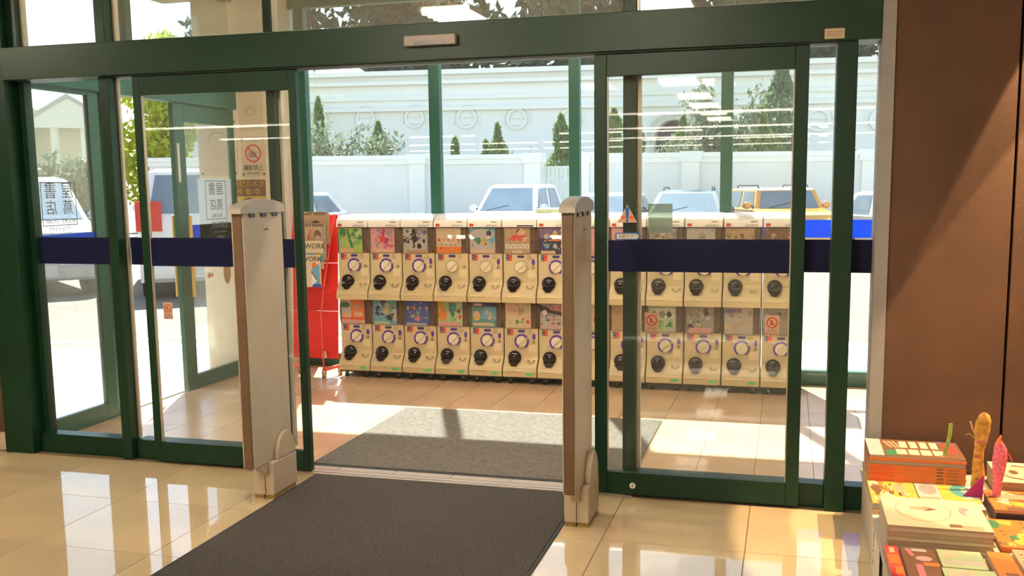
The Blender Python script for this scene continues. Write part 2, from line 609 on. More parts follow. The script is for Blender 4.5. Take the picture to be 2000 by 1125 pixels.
def leaf(name, x0, x1, label, sw=0.063):
    d = thing(name, label, 'sliding door', ((x0 + x1) / 2, 4.83, 0), kind='structure')
    ya, yb = 4.812, 4.852
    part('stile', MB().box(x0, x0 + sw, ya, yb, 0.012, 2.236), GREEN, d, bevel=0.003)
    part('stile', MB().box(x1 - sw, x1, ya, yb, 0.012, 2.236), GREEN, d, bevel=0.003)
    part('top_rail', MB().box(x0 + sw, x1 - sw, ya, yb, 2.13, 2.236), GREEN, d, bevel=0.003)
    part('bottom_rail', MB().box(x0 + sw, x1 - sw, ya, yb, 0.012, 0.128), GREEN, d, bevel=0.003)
    part('pane', MB().box(x0 + sw, x1 - sw, 4.828, 4.836, 0.128, 2.13), PANE, d)
    part('stripe', MB().box(x0 + sw, x1 - sw, 4.8265, 4.8275, 1.167, 1.325), BLUE_SHADED, d, label='blue safety stripe on the glass, darkened as in shade')
    part('gasket', MB().box(x0 + sw, x0 + sw + 0.006, 4.822, 4.842, 0.128, 2.13), ALU, d)
    part('gasket', MB().box(x1 - sw - 0.006, x1 - sw, 4.822, 4.842, 0.128, 2.13), ALU, d)
    return d


dl = leaf('door_1', -3.592, -2.574, 'open green sliding door leaf behind the beige gate by the red rack', 0.044)
dr = leaf('door_2', -0.943, 0.078, 'open green sliding door leaf with warning triangle sticker')
ban_sticker(dl, -3.485, -3.425, 0.860, 0.957, 4.826)
ban_sticker(dr, -0.688, -0.618, 0.853, 0.962, 4.826)
ban_sticker(dr, -0.099, -0.031, 0.860, 0.962, 4.826)
lk = part('lock', MB().cyl((-0.745, 4.8125, 0.062), (-0.745, 4.806, 0.062), 0.016, n=20), CHROME, dr, smooth=True)
part('keyhole', MB().box(-0.747, -0.743, 4.8052, 4.8062, 0.055, 0.069), BLACK, lk, label='dark keyhole slot')
# warning triangle
tri = part('warning_sticker', MB().prism([(-0.828, 1.413), (-0.728, 1.413), (-0.778, 1.502)], 'y', 4.825, 4.8262), PAL['peach'], dr, label='triangular warning sticker with blue exclamation mark')
g = MB()
g.face([(-0.7885, 4.8238, 1.490), (-0.7675, 4.8238, 1.490), (-0.772, 4.8238, 1.434), (-0.784, 4.8238, 1.434)])
g.face([(x, 4.8238, z) for x, z in discpoly(-0.778, 1.423, 0.0075)])
part('exclamation_mark', g, mat('sticker_blue', (0.01, 0.10, 0.38), 0.5), tri)
g = MB()
g.face([(-0.8075, 4.8242, 1.430), (-0.790, 4.8242, 1.430), (-0.790, 4.8242, 1.4455), (-0.8075, 4.8242, 1.4455)])
g.face([(-0.765, 4.8242, 1.430), (-0.7475, 4.8242, 1.430), (-0.7475, 4.8242, 1.4455), (-0.765, 4.8242, 1.4455)])
part('orange_square', g, mat('sticker_orange', (0.75, 0.14, 0.03), 0.5), tri)
ar = part('arrow_sticker', MB().prism([(-0.838, 1.3262), (-0.728, 1.3262), (-0.706, 1.344), (-0.728, 1.362), (-0.838, 1.362)], 'y', 4.825, 4.8262), MATS['sticker_blue'], dr, label='white arrow sticker with blue border')
part('arrow_face', MB().prism([(-0.831, 1.3315), (-0.731, 1.3315), (-0.715, 1.344), (-0.731, 1.357), (-0.831, 1.357)], 'y', 4.824, 4.8248), WHITE, ar)
l = dr.location
text('lettering', '自動ドア', 0.020, PAL['brown'], ar, (-0.783 - l.x, 4.8235 - l.y, 1.344 - l.z))
fr_ = part('frosted_sticker', MB().box(-0.674, -0.553, 4.8252, 4.8264, 1.362, 1.506), glass('frosted_film', (0.55, 0.62, 0.57), 0.5, 0.45, (0.50, 0.58, 0.52)), dr, label='grey-green translucent square sticker')

# threshold
th = thing('trim_3', 'pale metal door threshold between the two mats', 'threshold', (-1.78, 4.88, 0), kind='structure')
STEEL = mat('threshold_metal', (0.55, 0.47, 0.38), 0.35, metal=0.5)
xs = [-2.80 + 0.342 * i for i in range(7)]
for i in range(6):
    part('plate', MB().box(xs[i] + 0.002, xs[i + 1] - 0.002, 4.892, 4.958, -0.001, 0.004), STEEL, th)
part('track', MB().box(-2.80, -0.75, 4.812, 4.836, -0.001, 0.004), STEEL, th)
part('track', MB().box(-2.80, -0.75, 4.846, 4.886, -0.001, 0.004), STEEL, th)
part('groove', MB().box(-2.80, -0.75, 4.836, 4.846, -0.001, 0.0015), RUBBER, th)
part('seal', MB().box(-2.80, -0.75, 4.958, 4.985, -0.002, 0.006), RUBBER, th)

# ================================================================== vestibule
XL, YO, ZV = -4.60, 7.90, 3.30
VP = 0.3193
xj = [-0.152 + VP * k for k in range(-14, 9)]
yj = [4.985, 5.65, 6.29, 6.93, 7.57, 7.90]
mb = MB().box(xj[0], xj[-1], 4.96, 8.0, -0.06, -0.003)
vf = solo('floor_vestibule', mb, GROUT, 'terracotta-beige tile floor of the glazed vestibule', 'floor', kind='structure', loc=(0, 0, 0))
for j in range(5):
    me = MB().box(-VP / 2 + .0018, VP / 2 - .0018, -(yj[j + 1] - yj[j]) / 2 + .0012, (yj[j + 1] - yj[j]) / 2 - .0012, -.0035, 0).mesh('tile', TILE_V)
    for i in range(len(xj) - 1):
        o = bpy.data.objects.new('tile', me)
        COL.objects.link(o)
        o.parent = vf
        o.location = ((xj[i] + xj[i + 1]) / 2, (yj[j] + yj[j + 1]) / 2, 0)
struct('ceiling_vestibule', MB().box(-5.6, 2.5, 4.98, 8.02, ZV, ZV + 0.2), mat('vestibule_ceiling', (0.30, 0.24, 0.19), 0.8), 'dull brown ceiling of the vestibule with added sun-blocking eave', 'ceiling')  # runs past the side glazing as an added, unseen eave that blocks sun
struct('wall_vestibule', MB().box(2.3, 2.45, 4.99, 7.98, 0, ZV), BEIGE, 'beige end wall of the vestibule', 'wall')
# outer glazing
ow = thing('window_6', 'outer green glazed wall behind the capsule machines', 'window', (-1.2, 7.94, 0), kind='structure')
part('sill', MB().box(-4.28, 2.3, 7.90, 7.98, 0, 0.118), GREEN_OUT_LIT, ow, bevel=0.004)
part('head', MB().box(-4.28, 2.3, 7.90, 7.98, 3.16, ZV), GREEN_OUT_LIT, ow, bevel=0.004)
mull = [(-4.215, -4.130), (-2.980, -2.885), (-1.760, -1.672), (-0.532, -0.440), (0.70, 0.79), (1.92, 2.01)]
for a, b in mull:
    part('mullion', MB().box(a, b, 7.90, 7.98, 0.118, 3.16), GREEN_OUT_LIT, ow, bevel=0.004)
ed = [-4.28] + [q for m_ in mull for q in m_] + [2.3]
for a, b in zip(ed[0::2], ed[1::2]):
    part('pane', MB().box(a, b, 7.936, 7.944, 0.118, 3.16), PANE_OUT, ow)
    part('stripe', MB().box(a, b, 7.9335, 7.935, 1.172, 1.312), BLUE, ow, label='bright blue safety stripe on the glass')
# side glazing with the outer entrance doors
sw = thing('window_7', 'green framed side glazing of the vestibule with entrance', 'window', (XL, 5.4, 0), kind='structure')
part('header', MB().box(XL - 0.05, XL + 0.05, 4.98, 7.46, 2.27, 2.42), GREEN_OUT_LIT, sw, bevel=0.004)
part('post', MB().box(XL - 0.04, XL + 0.04, 4.98, 5.06, 0, 2.27), GREEN_OUT_LIT, sw)
part('post', MB().box(XL - 0.04, XL + 0.04, 5.80, 5.87, 0, 2.27), GREEN_OUT_LIT, sw)
part('pane', MB().box(XL - 0.004, XL + 0.004, 4.98, 6.1, 2.42, 3.16), PANE_OUT, sw)
part('pane', MB().box(XL - 0.004, XL + 0.004, 6.16, 7.46, 2.42, 3.16), PANE_OUT, sw)
part('transom_mullion', MB().box(XL - 0.03, XL + 0.03, 6.1, 6.16, 2.42, 3.16), GREEN_OUT_LIT, sw)
part('head', MB().box(XL - 0.05, XL + 0.05, 4.98, 7.46, 3.16, ZV), GREEN_OUT_LIT, sw)


def side_leaf(name, y0, y1, s0, s1, x, label, tr=2.13):
    d = thing(name, label, 'glass door', (x, (y0 + y1) / 2, 0), kind='structure')
    part('stile', MB().box(x - .02, x + .02, y0, y0 + s0, 0.005, 2.265), GREEN_OUT_LIT, d, bevel=.003)
    part('stile', MB().box(x - .02, x + .02, y1 - s1, y1, 0.005, 2.265), GREEN_OUT_LIT, d, bevel=.003)
    part('bottom_rail', MB().box(x - .02, x + .02, y0 + s0, y1 - s1, 0.005, 0.122), GREEN_OUT_LIT, d, bevel=.003)
    part('top_rail', MB().box(x - .02, x + .02, y0 + s0, y1 - s1, tr, 2.265), GREEN_OUT_LIT, d, bevel=.003)
    part('pane', MB().box(x - .004, x + .004, y0 + s0, y1 - s1, 0.122, tr), PANE_SIDE, d)
    part('stripe', MB().box(x + .0042, x + .0052, y0 + s0, y1 - s1, 1.172, 1.322), BLUE, d, label='bright blue safety stripe on the glass')
    return d


d3 = side_leaf('door_3', 5.06, 5.76, 0.03, 0.10, XL, 'green outer door leaf with framed poster outline near the end post', 2.24)
d4 = side_leaf('door_4', 6.60, 7.45, 0.14, 0.05, XL, 'green outer door leaf with yellow handles and opening-hours sheet')
# poster decal on door_3 (read from outside, so reversed in here)
INK = mat('decal_ink', (0.14, 0.16, 0.18), 0.6)


def decal_poster(d, ya, yb, za, zb, x, lines, sheet=None):
    if sheet:
        ps = part('notice_sheet', MB().box(x - .0008, x, sheet[0], sheet[1], sheet[2], sheet[3]), film('backlit_sheet', (0.72, 0.78, 0.82), 0.6), d, label='white opening-hours sheet seen from behind')
    else:
        ps = d
    b = 0.006
    fr = MB()
    fr.box(x + .0003, x + .0012, ya, ya + b, za, zb).box(x + .0003, x + .0012, yb - b, yb, za, zb).box(x + .0003, x + .0012, ya + b, yb - b, za, za + b).box(x + .0003, x + .0012, ya + b, yb - b, zb - b, zb)
    fo = part('poster_frame', fr, INK, ps)
    l_ = d.location
    for s_, sz, y_, z_ in lines:
        text('lettering', s_, sz, INK, ps, (x + .0008 - l_.x, y_ - l_.y, z_ - l_.z), (90, 0, -90))


decal_poster(d3, 5.185, 5.50, 1.378, 1.66, XL + .0052, [('屋', .115, 5.42, 1.60), ('書', .115, 5.27, 1.60), ('蔦', .10, 5.42, 1.49), ('店', .10, 5.27, 1.49), ('BOOKS', .038, 5.42, 1.405), ('STORE', .038, 5.27, 1.405), ('営業時間', .050, 5.34, 1.346)])
decal_poster(d4, 7.00, 7.30, 1.355, 1.675, XL + .0052, [('屋書', .11, 7.15, 1.60), ('蔦店', .10, 7.15, 1.47), ('BOOKS', .045, 7.15, 1.385), ('営業時間', .062, 7.19, 1.305), ('AM9:00 - PM11:00', .026, 7.19, 1.25), ('年中無休', .030, 7.19, 1.205)], (6.90, 7.385, 1.166, 1.69))
# other stickers of door_4
part('arrow_sticker', MB().prism([(6.965, 0.90), (7.0, 0.935), (7.0, 0.915), (7.05, 0.915), (7.05, 0.885), (7.0, 0.885), (7.0, 0.865)], 'x', XL + .0042, XL + .005), PAL['rose'], d4, label='pink arrow sticker')
part('oval_sticker', MB().prism(discpoly(7.26, 0.905, 0.055, 20, 0.10), 'x', XL + .0042, XL + .005), PAL['tan'], d4, label='tan oval sticker')
part('name_strip', MB().box(XL + .0202, XL + .0212, 6.63, 6.66, 1.66, 1.96), WHITE, d4, label='white upright strip with small lettering')
HAND = mat('yellow_handle', (0.62, 0.42, 0.12), 0.4)
for x, m_ in ((XL - 0.075, HAND), (XL + 0.075, HAND)):
    h = part('handle', MB().cyl((x, 6.67, 0.76), (x, 6.67, 1.40), 0.014, n=12), m_, d4, smooth=True, label='upright yellow handle bar')
    part('bracket', MB().cyl((x, 6.67, 0.86), (XL, 6.67, 0.86), 0.008, n=8).cyl((x, 6.67, 1.30), (XL, 6.67, 1.30), 0.008, n=8), CHROME, h)
# beige pillar with notices
struct('wall_pillar', MB().box(-4.985, -4.2805, 7.52, 8.0, 0, ZV), mat('pillar_beige', (0.62, 0.52, 0.38), 0.7), 'beige corner pillar carrying the notices', 'pillar')


def sign(name, label, x0, x1, z0, z1, bgc, shapes, y=7.519):
    t = thing(name, label, 'sign', ((x0 + x1) / 2, y, z0))
    mbp, mm = flat_print(x1 - x0, z1 - z0, bgc, shapes, x0, z0, y - 0.0014)
    part('board', mbp, mm, t)
    return t


def corners(c='black', a=.035, w=.05, h=.035):
    return [('r', c, x, z, x + w, z + h) for x in (a, 1 - a - w) for z in (a, 1 - a - h)]


t = sign('notice_poster', 'large blank beige poster with dark corner clips', -4.968, -4.600, 1.715, 2.20, 'cream', corners() + [('e', 'tan', .5, .62, .27, .17), ('e', 'cream', .5, .61, .25, .155), ('r', 'cream', .2, .4, .8, .55), ('r', 'tan', .12, .30, .86, .305), ('r', 'tan', .2, .24, .8, .245), ('r', 'tan', .2, .12, .75, .125)])
t = sign('photo_ban_sign', 'white sign with red prohibition ring on the beige pillar', -4.565, -4.335, 1.708, 2.045, 'cream', corners(w=.07, h=.05))
g = MB().ring((-4.447, 1.905), 0.076, 0.064, 'y', 7.5155, 7.5168)
cc = Vector((-4.447, 7.5155, 1.905))
dd, nn = Vector((1, 0, -1)).normalized(), Vector((1, 0, 1)).normalized()
g.face([cc + dd * .07 + nn * .007, cc + dd * .07 - nn * .007, cc - dd * .07 - nn * .007, cc - dd * .07 + nn * .007])
part('ban_ring', g, RED, t)
g = MB()
g.face([(x, 7.5166, z) for x, z in [(-4.49, 1.87), (-4.415, 1.87), (-4.415, 1.915), (-4.435, 1.915), (-4.445, 1.93), (-4.47, 1.93), (-4.475, 1.915), (-4.49, 1.915)]])
part('camera_pictogram', g, PAL['grey'], t)
text('lettering', '撮影禁止', .048, PAL['black'], t, (0, -0.003, 0.072))
text('lettering', 'No photography', .018, PAL['black'], t, (0, -0.003, 0.030))
text('lettering', 'NOTICE', .016, PAL['grey'], t, (0, -0.003, 0.300))
t = sign('security_camera_sign', 'yellow and dark brown security camera sign on the beige pillar', -4.672, -4.342, 1.36, 1.682, 'yellow', [('r', 'brown', 0, .56, 1, 1), ('d', 'brown', .5, .22, .30), ('d', 'yellow', .5, .22, .22), ('d', 'white', .5, .22, .18), ('d', 'black', .5, .22, .08)])
text('lettering', '防犯カメラ', .062, YELLOW, t, (0, -0.003, 0.285))
text('lettering', '作 動 中', .064, YELLOW, t, (0, -0.003, 0.215))
t = sign('blank_notice', 'plain beige notice above the prohibition sign', -4.57, -4.335, 2.10, 2.42, 'cream', [('r', 'tan', .1, .1, .9, .12), ('e', 'tan', .5, .5, .2, .12), ('e', 'cream', .5, .5, .17, .10)])

# ------------------------------------------------------------------ mats on the floor
CARPET = mat('charcoal_carpet', (0.095, 0.084, 0.076), 0.95, var=0.30, scale=90, bump=0.8, bscale=420, spec=0.2)
CARPET_V = mat('grey_carpet', (0.20, 0.18, 0.15), 0.95, var=0.22, scale=40, bump=0.8, bscale=420, spec=0.2)
m1 = thing('entrance_mat', 'dark charcoal mat on the polished shop floor', 'mat', (-1.78, 3.0, 0.0))
part('pile', MB().box(-2.521, -1.015, 0.8, 4.782, 0.0002, 0.009), CARPET, m1)
part('border', MB().box(-2.538, -2.521, 0.78, 4.80, 0.0002, 0.006).box(-1.015, -0.997, 0.78, 4.80, 0.0002, 0.006).box(-2.521, -1.015, 4.782, 4.80, 0.0002, 0.006).box(-2.521, -1.015, 0.78, 0.80, 0.0002, 0.006), RUBBER, m1)
solo('vestibule_mat', MB().box(-2.66, -0.80, 4.99, 6.455, 0.0002, 0.009), CARPET_V, 'grey mat lying on the vestibule tiles', 'mat')
# ================================================================== anti-theft gates
GATE = mat('gate_beige', (0.48, 0.39, 0.28), 0.45, var=0.06)
GATE_W = mat('gate_white', (0.46, 0.40, 0.31), 0.45, var=0.05)
STRIP = mat('gate_brown_strip', (0.13, 0.075, 0.035), 0.5)
CAP = mat('gate_cap_grey', (0.40, 0.37, 0.33), 0.4)


def gate(x, y0, label, fx0=-0.062, fx1=0.058):
    """x: centre of the slab, y0: its front edge. Local frame: y from the front edge back."""
    t = thing('security_gate', label, 'security gate', (x, y0, 0), group='anti-theft gates at the entrance')
    hw = 0.026
    # slab, front edge carries the brown strip
    part('slab', MB().box(-hw, hw, 0.012, 0.395, 0.20, 1.49), GATE_W, t, False, bevel=0.006)
    part('front_strip', MB().box(-hw + .002, hw - .004, 0.0, 0.0115, 0.205, 1.487), STRIP, t, False, bevel=0.003, label='dark brown front strip')
    part('edge_rib', MB().box(-hw - .006, -hw - .0005, 0.004, 0.39, 0.205, 1.48), GATE, t, False)
    # cap: rounded hood, slightly larger than the slab
    prof = [(-0.018, 1.482), (-0.018, 1.505), (0.02, 1.526), (0.10, 1.545), (0.20, 1.552), (0.30, 1.546), (0.385, 1.530), (0.405, 1.512), (0.405, 1.482)]
    rings = []
    for xx, s_ in ((-hw - .010, .94), (-hw - .004, 1.0), (hw + .004, 1.0), (hw + .010, .94)):
        rings.append([(xx, p[0], 1.482 + (p[1] - 1.482) * s_) for p in prof])
    c = part('cap', MB().loft(rings), CAP, t, False, smooth=True)
    for k in range(3):
        part('clip', MB().box(hw + .0008, hw + .006, 0.07 + .11 * k, 0.12 + .11 * k, 1.462, 1.4815), BLACK, c, False)
    part('maker_mark', MB().box(hw + .0006, hw + .0012, 0.20, 0.255, 1.395, 1.399).box(hw + .0006, hw + .0012, 0.22, 0.24, 1.399, 1.402), PAL['black'], t, False, label='tiny dark maker mark')
    # foot: narrower in depth, wider than the slab, with an arched cheek on each side
    y0f, y1f = 0.150, 0.402
    part('foot', MB().box(fx0, fx1, y0f, y1f, 0.022, 0.1995), GATE, t, False, bevel=0.008)
    for xa, xb in ((fx0, -hw - .0065), (hw + .0005, fx1)):
        ar = [(0.205, 0.2)] + [(0.2985 - 0.0935 * math.cos(math.pi * i / 12), 0.21 + 0.125 * math.sin(math.pi * i / 12)) for i in range(13)] + [(0.392, 0.2)]
        part('foot_cheek', MB().prism(ar, 'x', xa, xb), GATE, t, False, bevel=0.005)
    part('seam', MB().box(-0.003, 0.001, y0f - .0012, y0f - .0002, 0.03, 0.16), BROWN_P, t, False)
    for a, b in ((fx0 + .004, (fx0 + fx1) / 2 - .004), ((fx0 + fx1) / 2 + .004, fx1 - .004)):
        part('levelling_foot', MB().box(a, b, y0f + .012, y1f - .015, 0.0, 0.0215), mat('brass_foot', (0.30, 0.19, 0.06), 0.5), t, False)
    part('bracket', MB().prism([(0.06, 0.20), (0.1495, 0.20), (0.1495, 0.125)], 'x', -0.02, 0.02), GATE, t, False)
    return t


gate(-2.588, 4.192, 'beige anti-theft gate panel standing by the sliding door and yellow camera sign', -0.075, 0.048)
gate(-0.930, 4.150, 'beige anti-theft gate panel standing by the door with warning triangle')

# ================================================================== capsule toy machines
MX0, MP, MY = -3.680, 0.2915, 7.505          # left end, pitch, plane of the upright fronts
MW = MP - 0.011
BODY = mat('machine_cream', (0.54, 0.43, 0.24), 0.45, var=0.04)
BODY_T = mat('machine_white', (0.78, 0.74, 0.68), 0.4, var=0.03)
INSIDE = mat('machine_inside', (0.10, 0.055, 0.035), 0.6, var=0.4, scale=30)
COVER = glass('machine_cover', (0.95, 0.93, 0.90), 0.4, 0.06, (0.8, 0.72, 0.6))
CLEAR = mat('dial_clear', (0.66, 0.58, 0.42), 0.25)
DOME = mat('outlet_dome', (0.016, 0.010, 0.010), 0.12)
DISC = mat('coin_disc', (0.42, 0.33, 0.19), 0.4)
GLAB = mat('green_label', (0.10, 0.50, 0.16), 0.5)
hw = MW / 2


def curve_front(z0, z1, y_top, bulge, n=7):
    return [(y_top - bulge * math.sin(math.pi * (0.18 + 0.64 * i / n)), z0 + (z1 - z0) * i / n) for i in range(n + 1)]


M_ME = {}
# body: upright front, apron flaring forward at the bottom, shelf that holds the window above
prof = [(0.34, 0.0), (-0.066, 0.0), (-0.068, 0.045), (-0.058, 0.075), (-0.004, 0.150), (0.0, 0.165), (0.0, 0.385), (0.006, 0.392), (0.34, 0.392)]
M_ME['body'] = MB().prism(prof, 'x', -hw, hw).mesh('body', BODY)
M_ME['hopper'] = MB().box(-hw + .012, hw - .012, 0.004, 0.34, 0.392, 0.600).mesh('hopper', INSIDE)
g = MB()
cf = curve_front(0.385, 0.606, 0.012, 0.045)
for sgn in (1,):
    rows = [[(x, y, z) for y, z in cf] for x in (-hw + .002, -hw + .012, hw - .012, hw - .002)]
    rows[0] = [(x, y + .012, z) for x, y, z in rows[0]]
    rows[3] = [(x, y + .012, z) for x, y, z in rows[3]]
    for a, b in zip(rows, rows[1:]):
        for k in range(len(cf) - 1):
            g.face([a[k], b[k], b[k + 1], a[k + 1]])
M_ME['window_cover'] = g.mesh('window_cover', COVER, True)
SIDEP = [(0.34, 0.392), (0.02, 0.392)] + [(y + .014, z) for y, z in cf] + [(0.34, 0.6)]
FTAN = mat('frame_tan', (0.40, 0.28, 0.16), 0.5)
M_ME['side_cheek'] = MB().prism(SIDEP, 'x', -hw, -hw + .0015).mesh('side_cheek', FTAN)
M_ME['end_cheek'] = MB().prism(SIDEP, 'x', hw - .0015, hw).mesh('end_cheek', FTAN)
DX, DZ = 0.005, 0.285                                     # dial centre
g = MB()
for a0, a1 in ((R(40), R(140)), (R(150), R(240)), (R(-60), R(20))):
    g.ring((DX, DZ), 0.060, 0.048, 'y', -0.010, -0.0005, n=14, a0=a0, a1=a1)
M_ME['dial_ring'] = g.mesh('dial_ring', PURPLE)
M_ME['dial'] = MB().ring((DX, DZ), 0.060, 0.0575, 'y', -0.0075, -0.0005).cyl((DX, -0.0005, DZ), (DX, -0.016, DZ), 0.0475, 0.044, n=28).mesh('dial', CLEAR, True)
M_ME['knob'] = MB().prism([(DX - .034, DZ - .022), (DX - .026, DZ - .030), (DX + .034, DZ + .022), (DX + .026, DZ + .030)], 'y', -0.028, -0.016).mesh('knob', CLEAR)
OX, OZ = -0.052, 0.150
g = MB().sphere((OX, -0.022, OZ + .004), 0.057, 20, 12, (1, 0.75, 1.0)).prism([(OX - .045, OZ - .026), (OX - .018, OZ - .062), (OX + .018, OZ - .062), (OX + .045, OZ - .026)], 'y', -0.062, -0.022)
M_ME['outlet_dome'] = g.mesh('outlet_dome', DOME, True)
g = MB().prism([(OX - .062 + .0, 0.075), (OX + .062, 0.075), (OX + .066, 0.130), (OX + .058, 0.18), (OX + .03, 0.205), (OX - .03, 0.205), (OX - .058, 0.18), (OX - .066, 0.130)], 'y', -0.050, -0.002)
M_ME['outlet_tray'] = MB().prism([(-0.0665, 0.04), (-0.072, 0.046), (-0.010, 0.148), (-0.0035, 0.146)], 'x', OX - .058, OX + .058).mesh('outlet_tray', BODY)
M_ME['coin_return'] = MB().ring((0.085, 0.135), 0.030, 0.017, 'y', -0.040, -0.006, n=14, a0=R(175), a1=R(365)).mesh('coin_return', DISC)
M_ME['price_sticker'] = flat_print(0.050, 0.048, 'white', [('r', 'navy', 0, 0, .46, 1), ('r', 'red', .46, 0, 1, 1), ('d', 'sky', .22, .68, .14), ('d', 'orange', .74, .3, .16), ('r', 'lgrey', .08, .12, .38, .3)], -0.118, 0.334, -0.0024)[0]
_pm = flat_print(0.050, 0.048, 'white', [('r', 'navy', 0, 0, .46, 1), ('r', 'red', .46, 0, 1, 1), ('d', 'sky', .22, .68, .14), ('d', 'orange', .74, .3, .16), ('r', 'lgrey', .08, .12, .38, .3)])[1]
M_ME['price_sticker'] = M_ME['price_sticker'].mesh('price_sticker', _pm)
ov = [(0.004 + 0.020 * s_ + 0.010 * math.cos(a), 0.368 + 0.010 * math.sin(a)) for s_, a in [(1, R(-90 + 30 * i)) for i in range(7)] + [(-1, R(90 + 30 * i)) for i in range(7)]]
M_ME['brand_plate'] = MB().prism(ov, 'y', -0.004, -0.0005).mesh('brand_plate', mat('plate_navy', (0.05, 0.03, 0.16), 0.4))
M_ME['coin_disc'] = MB().cyl((0.070, -0.0005, 0.360), (0.070, -0.004, 0.360), 0.021, n=20).mesh('coin_disc', DISC)
M_ME['coin_slot'] = MB().prism(discpoly(0.108, 0.325, 0.0125, 16, 0.025), 'y', -0.006, -0.0005).mesh('coin_slot', PURPLE)
M_ME['bolt'] = MB().cyl((0.106, -0.0005, 0.280), (0.106, -0.006, 0.280), 0.0125, n=12).mesh('bolt', mat('bolt_brass', (0.30, 0.22, 0.09), 0.4, metal=0.4))
M_ME['notice_panel'] = MB().box(0.062, 0.125, -0.0012, -0.0004, 0.198, 0.258).mesh('notice_panel', mat('faint_notice', (0.66, 0.54, 0.33), 0.5))
M_ME['green_label'] = MB().box(0.055, 0.110, -0.0695, -0.0685, 0.016, 0.038).mesh('green_label', GLAB)
# rounded white hood that tops a column
hood = [(0.34, 0.606)] + [(0.29 - 0.315 * math.cos(R(a)), 0.606 + 0.098 * math.sin(R(a)) ** 0.75) for a in range(0, 91, 10)] + [(0.34, 0.704)]
hood = [(0.34, 0.6065), (-0.026, 0.6065), (-0.028, 0.635), (-0.018, 0.662), (0.004, 0.682), (0.04, 0.696), (0.09, 0.704), (0.34, 0.706)]
M_ME['hood'] = MB().prism(hood, 'x', -hw, hw).mesh('hood', BODY_T, True)


def dir_logo(name, m_, x0, x1, z0, z1):
    # small badge lying on the sloping hood front
    def yh(z):
        return -0.028 + (z - 0.635) / (0.662 - 0.635) * 0.010 if z > 0.635 else -0.026 - (z - 0.6065) / 0.0285 * 0.002
    return MB().face([(x0, yh(z0) - .0012, z0), (x1, yh(z0) - .0012, z0), (x1, yh(z1) - .0012, z1), (x0, yh(z1) - .0012, z1)]).mesh(name, m_)


M_ME['badge'] = dir_logo('badge', RED, -0.125, -0.090, 0.612, 0.634)
M_ME['small_mark'] = dir_logo('small_mark', PAL['grey'], 0.055, 0.105, 0.642, 0.651)
M_ME['dark_patch'] = dir_logo('dark_patch', PAL['black'], -0.02, 0.118, 0.6115, 0.6215)

rng = random.Random(5)


def blobs(n, cols, r0, r1, x0=.06, x1=.94, y0=.2, y1=.92, seed=0):
    q = random.Random(seed)
    out = []
    for _ in range(n):
        x, y, r = q.uniform(x0, x1), q.uniform(y0, y1), q.uniform(r0, r1)
        c = q.choice(cols)
        if q.random() < .55:
            out.append(('e', c, x, y, r, r * q.uniform(.6, 1.5)))
        else:
            a = q.uniform(0, 6.28)
            out.append(('p', c, [(x + r * 1.3 * math.cos(a + t_), y + r * 1.3 * math.sin(a + t_)) for t_ in (0, 1.8, 2.6, 4.2)]))
    return out


def row(cols, y, n, r, x0=.12, x1=.88):
    return [('e', cols[i % len(cols)], x0 + (x1 - x0) * i / (n - 1), y, r, r * 1.3) for i in range(n)]


